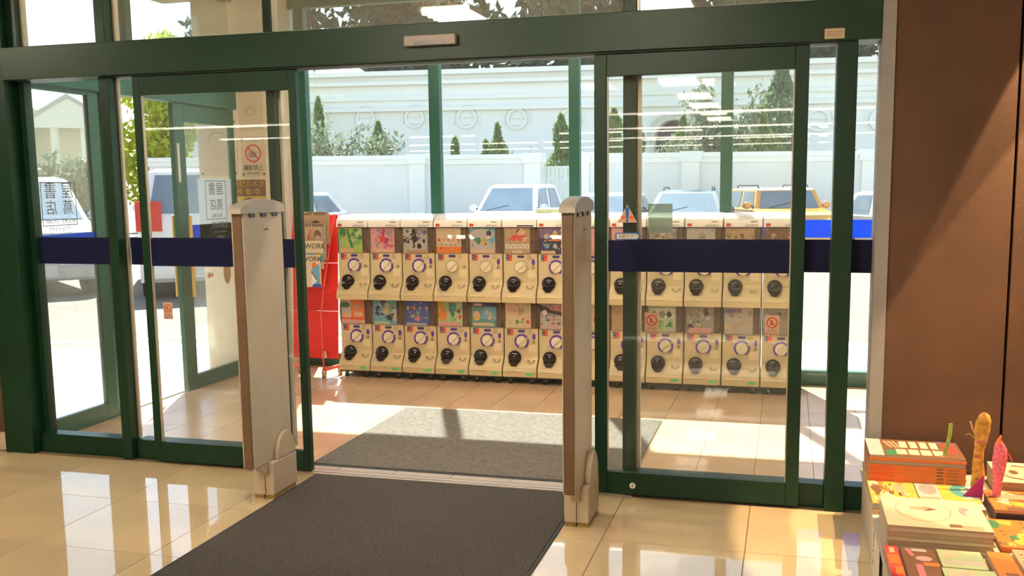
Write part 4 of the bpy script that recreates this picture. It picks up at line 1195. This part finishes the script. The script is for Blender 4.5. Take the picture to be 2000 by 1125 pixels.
GOLD = mat('golden_wrap', (0.55, 0.30, 0.06), 0.25, var=0.5, scale=40)
t = paddle('paddle_toy', 'tall golden leaf-shaped toy in wrapping beside the orange stack', 0.810, 4.405, TT + .0595, [(0, .026, 0), (.05, .027, .004), (.11, .022, 0), (.16, .020, .002), (.20, .026, .008), (.25, .032, .010), (.29, .030, .014), (.315, .020, .016), (.325, .008, .016)], .010, GOLD, 'toy')
part('twig', MB().tube([(0.0, 0, .20), (-.03, 0, .255), (-.038, 0, .285)], .0035, 6).tube([(-.006, -.002, .20), (-.04, -.004, .232), (-.055, -.004, .225)], .0025, 6), mat('twig_tan', (0.55, 0.33, 0.12), 0.5), t, False)
part('spots', MB().box(-.012, .010, -.0125, -.0105, .19, .205).box(-.016, .004, -.0135, -.0115, .13, .14), PAL['pink'], t, False)
part('stand', MB().box(-.022, .022, -.014, .014, -.0585, 0.002), GOLD, t, False)
t = paddle('pink_glitter_toy', 'pink glittery wand toy beside the golden toy', 0.868, 4.30, TT + .054, [(0, .017, 0), (.06, .018, .002), (.11, .025, .004), (.16, .029, .006), (.20, .026, .006), (.225, .018, .002), (.24, .008, 0)], .012, mat('pink_glitter', (0.80, 0.16, 0.24), 0.3, var=0.45, scale=90), 'toy')
part('tip', MB().cyl((-.004, 0, .225), (.006, 0, .262), .012, .003, 10), PAL['orange'], t, False)
part('side_arm', MB().tube([(.024, 0, .20), (.040, 0, .18), (.052, 0, .155)], .0035, 6), PAL['red'], t, False)
t = thing('green_bookmark', 'yellow-green upright bookmark on the dark patterned magazine', 'bookmark', (0.700, 4.50, top1))
part('strip', MB().loft([[(-.012 + dx_, -.004, z_), (.004 + dx_, -.004, z_), (.004 + dx_, .002, z_), (-.012 + dx_, .002, z_)] for dx_, z_ in ((-.006, 0), (.004, .05), (.012, .10), (.014, .135), (.0135, .148))]), PAL['lime'], t, False)
part('pattern', MB().box(-.004, .003, -.0055, -.0042, .045, .06).box(.002, .009, -.0055, -.0042, .085, .10), PAL['green'], t, False)
solo('magenta_card', MB().prism([(0.738, TT + .045), (0.815, TT + .045), (0.815, TT + .140)], 'y', 4.295, 4.303), PAL['magenta'], 'magenta triangular card standing beside the pale stack', 'card')

# ================================================================== outdoors
ASPH = mat('asphalt', (0.17, 0.15, 0.12), 0.9, var=0.12, scale=1.2, bump=0.3, bscale=80)
CONC = mat('pale_concrete', (0.70, 0.66, 0.58), 0.85, var=0.06, scale=1.0)
LINE = mat('lot_line', (0.80, 0.79, 0.75), 0.8)
solo('ground_lot', MB().box(-70, 50, 8.0, 90, -0.12, -0.02).box(-70, -4.99, -20.3, 8.0, -0.12, -0.02), ASPH, 'sunlit asphalt of the car park', 'ground', kind='structure', loc=(0, 0, -0.12))
solo('ground_walk', MB().prism([(-10.5, 3.5), (-10.5, 6.6), (-3.2, 10.2), (8, 10.2), (8, 8.0), (-4.3, 8.0), (-4.66, 7.9), (-4.66, 3.5)], 'z', -0.019, -0.002), CONC, 'pale concrete walkway around the vestibule', 'ground', kind='structure')
for k in range(9):
    x = -13.0 + 2.5 * k
    solo('parking_line', MB().box(x, x + 0.12, 15.5, 20.2, -0.0199, -0.016), LINE, 'white line between parking bays', 'line', group='painted lines of the car park')
solo('parking_line', MB().prism([(-12.4, 6.15), (-12.45, 6.33), (-4.4, 10.33), (-4.3, 10.17)], 'z', -0.0199, -0.016), LINE, 'white line along the walkway', 'line', group='painted lines of the car park')

# ---------------- cars
CARGLASS = mat('car_glass', (0.16, 0.22, 0.28), 0.06, var=0.15, scale=1.5, spec=0.8)
TIRE = mat('tire', (0.03, 0.03, 0.03), 0.8)
HUB = mat('wheel_hub', (0.5, 0.5, 0.5), 0.35, metal=0.6)
LAMPG = mat('lamp_glass', (0.75, 0.78, 0.8), 0.1)


def car(label, loc, rot, col, L=4.3, W=1.72, H=1.55, hood=0.95, belt=0.98, hl=1.0, wr=0.65, rr=0.45, roofcol=None, tail=(0.6, 0.03, 0.02), rails=False, tumble=0.84, tall_tail=False):
    """Local frame: front at -y. hl hood length, wr windscreen run, rr rear-window run."""
    name = 'car'
    t = thing(name, label, 'car', loc, R(rot), group='cars in the car park')
    paint = mat('paint_' + '_'.join(str(int(c * 99)) for c in col), col, 0.25, coat=0.6, var=0.02)
    roofp = paint if roofcol is None else mat('paint_' + '_'.join(str(int(c * 99)) for c in roofcol), roofcol, 0.25, coat=0.6, var=0.02)
    f, b = -L / 2, L / 2
    rw = 0.30
    wf_, wb_ = f + 0.72, b - 0.72
    # lower body silhouette (y,z) with wheel arches
    def arch(c):
        return [(c + (rw + .05) * math.cos(math.pi * i / 8), 0.28 + (rw + .05) * math.sin(math.pi * i / 8)) for i in range(9)]
    sil = [(f + .04, 0.26), (f, 0.45), (f + .03, hood - .18), (f + .12, hood - .06), (f + hl * .6, hood), (f + hl, belt), (b - .05, belt), (b, belt - .15), (b + .0, 0.42), (b - .05, 0.26)] + arch(wb_) + arch(wf_)
    body = MB()
    hw_ = W / 2
    cuts = [(-hw_, .94), (-hw_ + .06, 1.0), (hw_ - .06, 1.0), (hw_, .94)]
    rings = []
    for xx, k in cuts:
        rings.append([(xx, y_ * (1 if k == 1 else .975), z_ if z_ < .5 else .5 + (z_ - .5) * k) for y_, z_ in sil])
    body.loft(rings)
    part('body', body, paint, t, False, smooth=True)
    # cabin: frustum with crowned roof
    y0_, y1_ = f + hl - .05, b - .03
    yr0, yr1 = y0_ + wr, y1_ - rr
    wb2, wt = hw_ - .05, (hw_ - .05) * tumble
    lo = [(-wb2, y0_, belt - .03), (wb2, y0_, belt - .03), (wb2, y1_, belt - .03), (-wb2, y1_, belt - .03)]
    hi = [(-wt, yr0, H - .05), (wt, yr0, H - .05), (wt, yr1, H - .05), (-wt, yr1, H - .05)]
    top = [(-wt * .82, yr0 + .15, H), (wt * .82, yr0 + .15, H), (wt * .82, yr1 - .12, H), (-wt * .82, yr1 - .12, H)]
    part('cabin', MB().loft([lo, hi]), paint, t, False)
    part('roof', MB().loft([hi, top]), roofp, t, False, smooth=True)
    V = Vector
    def pane(nm, A, B, C, D, m=.08, e=.012, fm=None):
        A, B, C, D = V(A), V(B), V(C), V(D)
        n = (B - A).cross(D - A).normalized()
        c = (A + B + C + D) / 4
        if n.dot(c - V((0, 0, .9))) < 0:
            n = -n
        q = []
        for p in (A, B, C, D):
            q.append(p + (c - p).normalized() * m * 1.4 + n * e)
        part(nm, MB().loft([[p - n * (e * .9) for p in q], q]), CARGLASS, t, False)
    pane('windscreen', lo[0], lo[1], hi[1], hi[0], .07)
    pane('rear_window', lo[2], lo[3], hi[3], hi[2], .09)
    for s_ in (-1, 1):
        a0 = V((s_ * wb2, y0_, belt - .03))
        a1 = V((s_ * wb2, y1_, belt - .03))
        b0 = V((s_ * wt, yr0, H - .05))
        b1 = V((s_ * wt, yr1, H - .05))
        for u0, u1 in ((.05, .47), (.50, .93)):
            pane('side_window', a0.lerp(a1, u0), a0.lerp(a1, u1), b0.lerp(b1, u1), b0.lerp(b1, u0), .055)
        mr = part('mirror', MB().sphere((s_ * (hw_ + .08), y0_ + .22, belt + .06), .10, 10, 8, (1, .5, .8)), paint, t, False, smooth=True)
        part('mirror_arm', MB().box(min(s_ * (hw_ - .06), s_ * (hw_ + .02)), max(s_ * (hw_ - .06), s_ * (hw_ + .02)), y0_ + .19, y0_ + .25, belt + .02, belt + .06), BLACK, mr, False)
        part('headlamp', MB().prism(discpoly(s_ * (hw_ - .26), hood - .22, .17, 14, .08), 'y', f - .012, f + .06), LAMPG, t, False)
        z0t, z1t = (belt - .24, belt + .20) if tall_tail else (belt - .32, belt - .04)
        part('tail_lamp', MB().box(s_ * (hw_ - .16) - (.18 if tall_tail else .12), s_ * (hw_ - .16) + (.18 if tall_tail else .12), b - (.2 if tall_tail else .04), b + .02, z0t, z1t), mat('tail_red', tail, 0.3), t, False)
        if rails:
            part('roof_rail', MB().tube([(s_ * wt * .86, yr0 + .2, H - .005), (s_ * wt * .86, yr0 + .3, H + .05), (s_ * wt * .86, yr1 - .3, H + .05), (s_ * wt * .86, yr1 - .2, H - .005)], .018, 6), BLACK, t, False)
        for yy in (wf_, wb_):
            xo = s_ * (hw_ - .10)
            w_ = part('wheel', MB().cyl((xo - .09, yy, rw), (xo + .09, yy, rw), rw, n=24), TIRE, t, False, smooth=True)
            part('hub', MB().cyl((xo + s_ * .088, yy, rw), (xo + s_ * .098, yy, rw), rw * .62, n=18), HUB, w_, False, smooth=True)
    part('grille', MB().box(-W * .28, W * .28, f - .008, f + .03, hood - .34, hood - .20), BLACK, t, False)
    part('front_bumper', MB().box(-hw_ + .05, hw_ - .05, f - .04, f + .06, 0.28, 0.48), paint, t, False, bevel=.03)
    part('rear_bumper', MB().box(-hw_ + .05, hw_ - .05, b - .06, b + .05, 0.30, 0.52), paint, t, False, bevel=.03)
    part('number_plate', MB().box(-.165, .165, f - .047, f - .041, 0.34, 0.50), WHITE, t, False)
    part('number_plate', MB().box(-.165, .165, b + .051, b + .056, 0.36, 0.52), WHITE, t, False)
    part('wiper', MB().tube([(-.45, y0_ - .012, belt + .01), (.05, y0_ + .06, belt + .12)], .008, 5), BLACK, t, False)
    return t


WH = (0.80, 0.80, 0.80)
car('white boxy small car seen from the front behind the machines', (-6.05, 21.8, -.02), 0, WH, L=3.35, W=1.48, H=1.66, hood=1.02, belt=1.08, hl=.62, wr=.62, rr=.25, tumble=.80)
car('dark blue-grey SUV parked beside the orange one', (-2.08, 21.0, -.08), 2, (0.05, 0.07, 0.09), L=4.2, W=1.62, H=1.56, hood=1.02, belt=1.10, hl=1.15, wr=.75, rr=.5, rails=True, tumble=.78)
car('orange SUV with white roof', (-0.22, 22.7, -.10), 16, (0.80, 0.38, 0.06), L=4.2, W=1.58, H=1.60, hood=1.10, belt=1.16, hl=1.3, wr=.30, rr=.2, roofcol=(0.8, 0.8, 0.78), rails=True, tumble=.86)
car('white hatchback beside the orange SUV', (2.6, 22.0, -.12), 22, WH, L=4.1, W=1.70, H=1.52, hood=.95, belt=1.02, hl=1.0, wr=.75, rr=.5, tumble=.80)
car('white car with blue-tinted windscreen behind the gate panel', (-4.05, 22.6, -.04), 0, WH, L=3.8, W=1.66, H=1.46, hood=.92, belt=.98, hl=.9, wr=.70, rr=.5, tumble=.80)
car('white car whose roof shows behind the red rack', (-12.1, 21.5, 0), -4, WH, L=4.0, W=1.66, H=1.50, hood=.92, belt=1.0, hl=.9, wr=.70, rr=.5, tumble=.80)
car('white SUV turned away with red tail lamp, beyond the side entrance', (-9.75, 14.6, -.02), 215, WH, L=4.5, W=1.80, H=1.94, hood=1.12, belt=1.26, hl=1.0, wr=.6, rr=.25, tall_tail=True, tumble=.86)
car('silver van beyond the outer door near the end post', (-12.6, 13.6, -.02), 52, (0.42, 0.44, 0.45), L=4.4, W=1.72, H=1.86, hood=1.05, belt=1.18, hl=.7, wr=.9, rr=.25, tumble=.86)

# ---------------- boundary wall with pilasters, coping and gate
BW = mat('wall_white', (0.74, 0.75, 0.74), 0.8, var=0.03, scale=1.0)
BW2 = mat('wall_trim_white', (0.82, 0.82, 0.80), 0.8, var=0.03)
YB = 26.0
bwl = thing('boundary_wall', 'white boundary wall with pilasters behind the parked cars', 'wall', (-5.0, YB, 0))
kx = YB / 24.0
gx0, gx1 = -6.05 * kx, -5.30 * kx
pil = [-14.4 * kx, -9.62 * kx - .0, gx0 - .50, gx1 + .04, -2.55 * kx, 1.6 * kx, 5.7 * kx]
segs = [(-19.0, pil[0]), (pil[0] + .46, pil[1]), (pil[1] + .46, pil[2]), (pil[3] + .46, pil[4]), (pil[4] + .46, pil[5]), (pil[5] + .46, pil[6]), (pil[6] + .46, 12.0)]
TOPZ = 2.40
for a, b in segs:
    part('wall_panel', MB().box(a, b, YB, YB + .2, -.1, TOPZ - .26), BW, bwl)
    part('coping', MB().box(a, b, YB - .06, YB + .26, TOPZ - .26, TOPZ - .12).box(a, b, YB - .11, YB + .31, TOPZ - .12, TOPZ), BW2, bwl)
for p in pil:
    q = part('pilaster', MB().box(p, p + .46, YB - .10, YB + .30, -.1, TOPZ - .24), BW2, bwl)
    part('pilaster_cap', MB().box(p - .06, p + .52, YB - .16, YB + .36, TOPZ - .24, TOPZ + .03), BW2, q)
bwl.rotation_euler = (0, R(0.55), 0)
bwl.location.z = 0.05
gt = thing('slat_gate', 'pale green slatted metal gate set in the boundary wall', 'gate', ((gx0 + gx1) / 2, YB + .1, 0))
GM = mat('gate_metal', (0.60, 0.66, 0.62), 0.5)
n = 7
for i in range(n):
    a = gx0 + (gx1 - gx0) * i / n
    part('slat', MB().box(a + .008, a + (gx1 - gx0) / n - .008, YB + .08, YB + .11, 0.0, 2.08), GM, gt)
for z_ in (0.02, 0.9, 1.55, 2.08):
    part('rail', MB().box(gx0, gx1, YB + .06, YB + .0795, z_, z_ + .05), GM, gt)

# ---------------- white hall with medallions and arch
YH = 36.0
k3 = YH / 33.0
hall = thing('white_hall', 'big white hall with round medallions and an arch', 'building', (-8.0, YH, 0))
HW = mat('hall_white', (0.80, 0.81, 0.82), 0.8, var=0.02, scale=0.5)
ax, ahw, aspr = -3.78 * k3, 0.66 * k3, 3.30
ztop = 5.85
# facade cut around the arch
def arcpts(r, n=16):
    return [(ax + r * math.cos(math.pi * i / n), aspr + r * math.sin(math.pi * i / n)) for i in range(n + 1)]
fac = MB()
fac.box(-26, ax - ahw, YH, YH + .4, -.2, ztop).box(ax + ahw, 20, YH, YH + .4, -.2, ztop)
fac.prism([(ax - ahw, ztop), (ax + ahw, ztop)] + arcpts(ahw), 'y', YH, YH + .4)
part('facade', fac, HW, hall)
part('side', MB().box(-26, -25.6, YH + .4, YH + 12, -.2, ztop).box(19.6, 20, YH + .4, YH + 12, -.2, ztop).box(-26, 20, YH + 11.6, YH + 12, -.2, ztop), HW, hall)
part('roof', MB().box(-26.3, 20.3, YH - .3, YH + 12.3, ztop, ztop + .18), BW2, hall)
for z_, d_ in ((ztop - .28, .26), (ztop - .86, .14), (ztop - 1.28, .22)):
    part('cornice', MB().box(-26, 20, YH - d_, YH, z_ - .07, z_ + .07), BW2, hall)
part('arch_moulding', MB().ring((ax, aspr), ahw * 1.42, ahw * 1.22, 'y', YH - .12, YH, n=24, a0=0, a1=math.pi).ring((ax, aspr), ahw * 1.20, ahw * 1.0, 'y', YH - .22, YH, n=24, a0=0, a1=math.pi), mat('arch_stone', (0.62, 0.60, 0.52), 0.8), hall)
part('arch_jamb', MB().box(ax - ahw * 1.2, ax - ahw, YH - .2, YH, -.2, aspr).box(ax + ahw, ax + ahw * 1.2, YH - .2, YH, -.2, aspr), MATS['arch_stone'], hall)
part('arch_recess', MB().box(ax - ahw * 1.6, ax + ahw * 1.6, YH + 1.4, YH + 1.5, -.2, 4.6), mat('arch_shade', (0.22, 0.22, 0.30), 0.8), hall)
part('arch_column', MB().cyl((ax + .1, YH + .7, -.2), (ax + .1, YH + .7, 2.95), .20, n=16), BW2, hall, smooth=True)
mdx = [(-14.91 - 1.9 * 1, 4.05), (-14.91, 4.03), (-13.02, 4.03), (-11.06, 3.98), (-9.22, 3.93), (-7.33, 3.90), (0.80, 3.75), (2.72, 3.72), (4.6, 3.70)]
for mx_, mz_ in mdx:
    mx, mz = mx_ * k3, 1.6 + (mz_ - 1.6) * k3 + 0.0
    md = part('medallion', MB().ring((mx, mz), .40, .31, 'y', YH - .12, YH, n=28).ring((mx, mz), .56, .50, 'y', YH - .05, YH, n=28, a0=R(-20), a1=R(200)), BW2, hall)
    part('medallion_bar', MB().box(mx - .30, mx + .30, YH - .07, YH, mz - .22, mz - .15).box(mx - .26, mx + .26, YH - .07, YH, mz + .02, mz + .06), BW2, md)
hall.rotation_euler = (0, R(0.8), 0)
hall.location.z = -0.05

# ---------------- pale house seen through the outer door
hs = thing('pale_house', 'pale cream house with gable and porch columns beyond the car park', 'house', (-60.0, 64.0, -0.1), R(34))
HC = mat('house_cream', (0.80, 0.76, 0.62), 0.8, var=0.04)
HR_ = mat('house_roof', (0.45, 0.42, 0.36), 0.8)
part('wall', MB().box(-7, 1.2, 0, 6, 0, 6.2), HC, hs, False)
part('roof', MB().prism([(-7.5, 6.2), (1.7, 6.2), (-2.9, 8.6)], 'y', -.4, 6.4), HR_, hs, False)
part('porch_gable', MB().prism([(1.0, 4.9), (6.6, 4.9), (3.8, 6.6)], 'y', -1.8, 4), HC, hs, False)
part('porch_roof', MB().prism([(.8, 4.95), (3.8, 6.85), (6.8, 4.95), (6.5, 4.90), (3.8, 6.62), (1.1, 4.90)], 'y', -1.9, 4.1), HR_, hs, False)
part('wall', MB().box(1.2, 6.4, 1.5, 6, 0, 4.9), HC, hs, False)
for x_ in (1.6, 3.0, 4.6, 6.0):
    part('column', MB().cyl((x_, -1.4, 0), (x_, -1.4, 4.9), .24, n=12), HC, hs, False, smooth=True)
for x_, z_ in ((-5.6, 3.9), (-3.6, 3.9), (-1.3, 3.9), (-4.6, 1.0), (-1.3, 1.0)):
    w_ = part('window_frame', MB().box(x_ - .55, x_ + .55, -.06, 0, z_, z_ + 1.7), BW2, hs, False)
    for i in range(2):
        for j in range(3):
            part('pane', MB().box(x_ - .48 + .5 * i, x_ - .06 + .54 * i, -.075, -.061, z_ + .1 + .52 * j, z_ + .54 + .52 * j), mat('house_glass', (0.30, 0.32, 0.30), 0.2), w_, False)

hs.scale = (1.35, 1.35, 1.35)
# ---------------- plants
FOL = {'cyp': leafmat('cypress_green', (0.19, 0.26, 0.08)), 'cypd': leafmat('cypress_dark', (0.17, 0.25, 0.14)), 'olive': leafmat('olive_leaf', (0.17, 0.21, 0.13)), 'sun': leafmat('bright_leaf', (0.46, 0.50, 0.04), .5), 'far': leafmat('hill_leaf', (0.035, 0.055, 0.03), .25), 'shrub': leafmat('shrub_leaf', (0.14, 0.18, 0.10))}
BARK = mat('bark', (0.12, 0.08, 0.05), 0.9)


def leaves(pts, size, seed, up=0.0):
    q = random.Random(seed)
    v, f = [], []
    for p in pts:
        s_ = size * q.uniform(.6, 1.4)
        d = Vector((q.gauss(0, 1), q.gauss(0, 1), q.gauss(0, 1) + up)).normalized()
        u = d.orthogonal().normalized()
        u.rotate(Matrix.Rotation(q.uniform(0, 6.28), 3, d))
        c = Vector(p)
        b = len(v)
        v += [tuple(c - d * s_), tuple(c + u * s_ * .38), tuple(c + d * s_), tuple(c - u * s_ * .38)]
        f.append((b, b + 1, b + 2, b + 3))
    mb = MB()
    mb.v, mb.f, mb.mi = v, f, [0] * len(f)
    return mb


def cypress(label, x, y, z0, z1, r, key, seed, n=1800, cat='tree'):
    q = random.Random(seed)
    t = thing('cypress', label, cat, (x, y, 0), group='evergreens behind the boundary wall')
    pts = []
    for _ in range(n):
        u = q.random() ** .8
        rr = r * (1 - u) ** .75 * (0.75 + .25 * math.sin(u * 9 + seed)) * (q.random() ** .35)
        a = q.uniform(0, 6.28)
        pts.append((rr * math.cos(a), rr * math.sin(a), z0 + (z1 - z0) * u))
    part('trunk', MB().cyl((0, 0, 0), (0, 0, z0 + (z1 - z0) * .7), .07, .03, 8), BARK, t, False)
    part('foliage', leaves(pts, .09, seed, up=1.4), FOL[key], t, False)['kind'] = 'stuff'
    return t


def bush(label, x, y, z0, z1, r, key, seed, n=700, size=.10, name='shrub', cat='shrub', group=None, nb=9):
    q = random.Random(seed)
    t = thing(name, label, cat, (x, y, 0), group=group)
    br = MB()
    pts = []
    for i in range(nb):
        a = q.uniform(0, 6.28)
        e = q.uniform(.3, 1.0)
        tip = Vector((r * math.cos(a) * q.uniform(.4, 1), r * math.sin(a) * q.uniform(.4, 1) * .7, z0 + (z1 - z0) * e))
        base = Vector((0, 0, max(0, z0 - .3)))
        br.tube([base, base.lerp(tip, .55) + Vector((0, 0, .1)), tip], [.03, .018, .006], 5)
        for _ in range(n // nb):
            u = q.uniform(.35, 1.0)
            p = base.lerp(tip, u) + Vector((q.gauss(0, .16), q.gauss(0, .14), q.gauss(0, .12))) * (r * .9)
            pts.append(tuple(p))
    br.cyl((0, 0, 0), (0, 0, max(.1, z0 - .25)), .05, .04, 7)
    part('branches', br, BARK, t, False)
    part('foliage', leaves(pts, size, seed + 1, .6), FOL[key], t, False)['kind'] = 'stuff'
    return t


YT = 29.3
k6 = YT / 26.0
def zt(z):
    return 1.6 + (z - 1.6) * k6
ev = 'evergreens behind the boundary wall'
cypress('slim cypress rising from the leafy shrubs above the wall', -11.35 * k6, YT, zt(2.1), zt(3.45), .75, 'cyp', 3)
cypress('tall golden cypress at the end of the wall by the door stile', -13.2 * k6, YT, zt(2.0), zt(4.2), .55, 'cyp', 31)
cypress('pair cypress, tall one, alone above the wall', -7.80 * k6, YT, zt(2.1), zt(3.30), .50, 'cyp', 4)
cypress('pair cypress, short one, alone above the wall', -8.15 * k6, YT, zt(2.1), zt(2.85), .28, 'cyp', 5, 900)
cypress('small cypress hidden behind the outer mullion', -9.05 * k6, YT, zt(2.0), zt(2.95), .42, 'cyp', 6, 900)
cypress('cypress with shrub beside the slatted gate', -6.0 * k6, YT, zt(1.8), zt(3.50), .72, 'cyp', 7)
cypress('broad cypress between gate and arch', -4.55 * k6, YT, zt(2.0), zt(3.6), .75, 'cyp', 32)
cypress('slim dark cypress left of the arch', -3.90 * k6, YT, zt(2.0), zt(3.25), .42, 'cypd', 8)
cypress('leaning yellow-green cypress in front of the arch', -2.72 * k6, YT, zt(2.0), zt(3.35), .62, 'cyp', 9)
cypress('big pale cypress, tallest behind the wall', -0.25 * k6, YT + 1.0, zt(2.0), zt(5.3), 1.05, 'cypd', 10, 4200)
cypress('broad green cypress beside the tallest one', -0.78 * k6, YT, zt(2.0), zt(3.55), 1.0, 'cyp', 11, 2600)
cypress('thin cypress by the medallions behind the post', 1.35 * k6, YT, zt(2.0), zt(3.4), .35, 'cyp', 12, 800)
bush('open leafy shrub left of the slim cypress', -11.9 * k6, YT - 1.95, zt(2.1), zt(3.35), 1.1, 'olive', 13, 600, .09, group='leafy shrubs above the boundary wall')
bush('open leafy shrub right of the slim cypress', -10.75 * k6, YT - 1.95, zt(2.1), zt(3.05), 1.2, 'olive', 14, 520, .09, group='leafy shrubs above the boundary wall')
bush('low shrub at the foot of the cypress by the gate', -6.3 * k6, YT - 1.95, zt(1.7), zt(2.6), .9, 'olive', 15, 500, .08, group='leafy shrubs above the boundary wall')
bush('dark olive tree in front of the white hall', -1.62 * k6, YT - 1.95, zt(2.1), zt(4.0), 1.1, 'olive', 16, 1500, .10, group='leafy shrubs above the boundary wall', nb=14)
bush('low spreading shrub beside the olive tree', -2.25 * k6, YT - 1.95, zt(2.0), zt(2.75), 1.0, 'olive', 17, 700, .09, group='leafy shrubs above the boundary wall')
# sunlit trees at the side, far trees above the hall
def crown_tree(label, x, y, z0, z1, r, key, seed, n, size, grp):
    q = random.Random(seed)
    t = thing('tree', label, 'tree', (x, y, 0), group=grp)
    pts = []
    cl = [(q.uniform(-.6, .6) * r, q.uniform(-.6, .6) * r, z0 + (z1 - z0) * q.uniform(.2, .85), r * q.uniform(.35, .6)) for _ in range(14)]
    for _ in range(n):
        c = q.choice(cl)
        d = Vector((q.gauss(0, 1), q.gauss(0, 1), q.gauss(0, 1))).normalized() * c[3] * q.random() ** .33
        pts.append((c[0] + d.x, c[1] + d.y, c[2] + d.z))
    tr = MB().cyl((0, 0, 0), (0, 0, z0 + (z1 - z0) * .5), r * .07, r * .04, 8)
    for c in cl[:8]:
        tr.tube([(0, 0, z0 * .8), (c[0] * .5, c[1] * .5, (z0 + c[2]) / 2), c[:3]], [r * .03, r * .02, r * .008], 5)
    part('trunk', tr, BARK, t, False)
    part('foliage', leaves(pts, size, seed + 1), FOL[key], t, False)['kind'] = 'stuff'
    return t


crown_tree('bright yellow-green tree beyond the white SUV, taller', -21.3, 29.8, .6, 7.0, 2.1, 'sun', 70, 5200, .17, 'sunlit trees beyond the side entrance')
crown_tree('bright yellow-green tree beyond the white SUV, lower', -19.3, 32.5, .4, 6.8, 1.7, 'sun', 71, 4200, .17, 'sunlit trees beyond the side entrance')
for i, (x_, z_) in enumerate(((-26.2, 2.9), (-24.0, 3.3), (-21.9, 3.0))):
    bush('grey-green bush in front of the pale house', x_, 26.2 + .9 * (i % 2), .2, z_, 1.0, 'shrub', 80 + i, 900, .16, name='bush', cat='bush', group='bushes before the pale house', nb=16)
for i, (x_, y_, z1_, r_) in enumerate(((-33, 57, 15, 4.6), (-22, 58, 15.5, 4.6), (-11, 57, 15, 4.6), (0, 58, 14.5, 4.6), (11, 57, 14, 4.6), (-16.5, 70, 18, 5.0), (-5.5, 70, 18, 5.0), (-27.5, 70, 18, 5))):
    crown_tree('dark tree rising behind the white hall', x_, y_, 3.0, z1_, r_, 'far', 90 + i, 4200, .45, 'dark trees behind the hall')
crown_tree('dark tree whose twigs cross the blue sky over the house', -40, 40, 5.0, 12.0, 3.6, 'far', 99, 2200, .3, 'dark trees over the house')
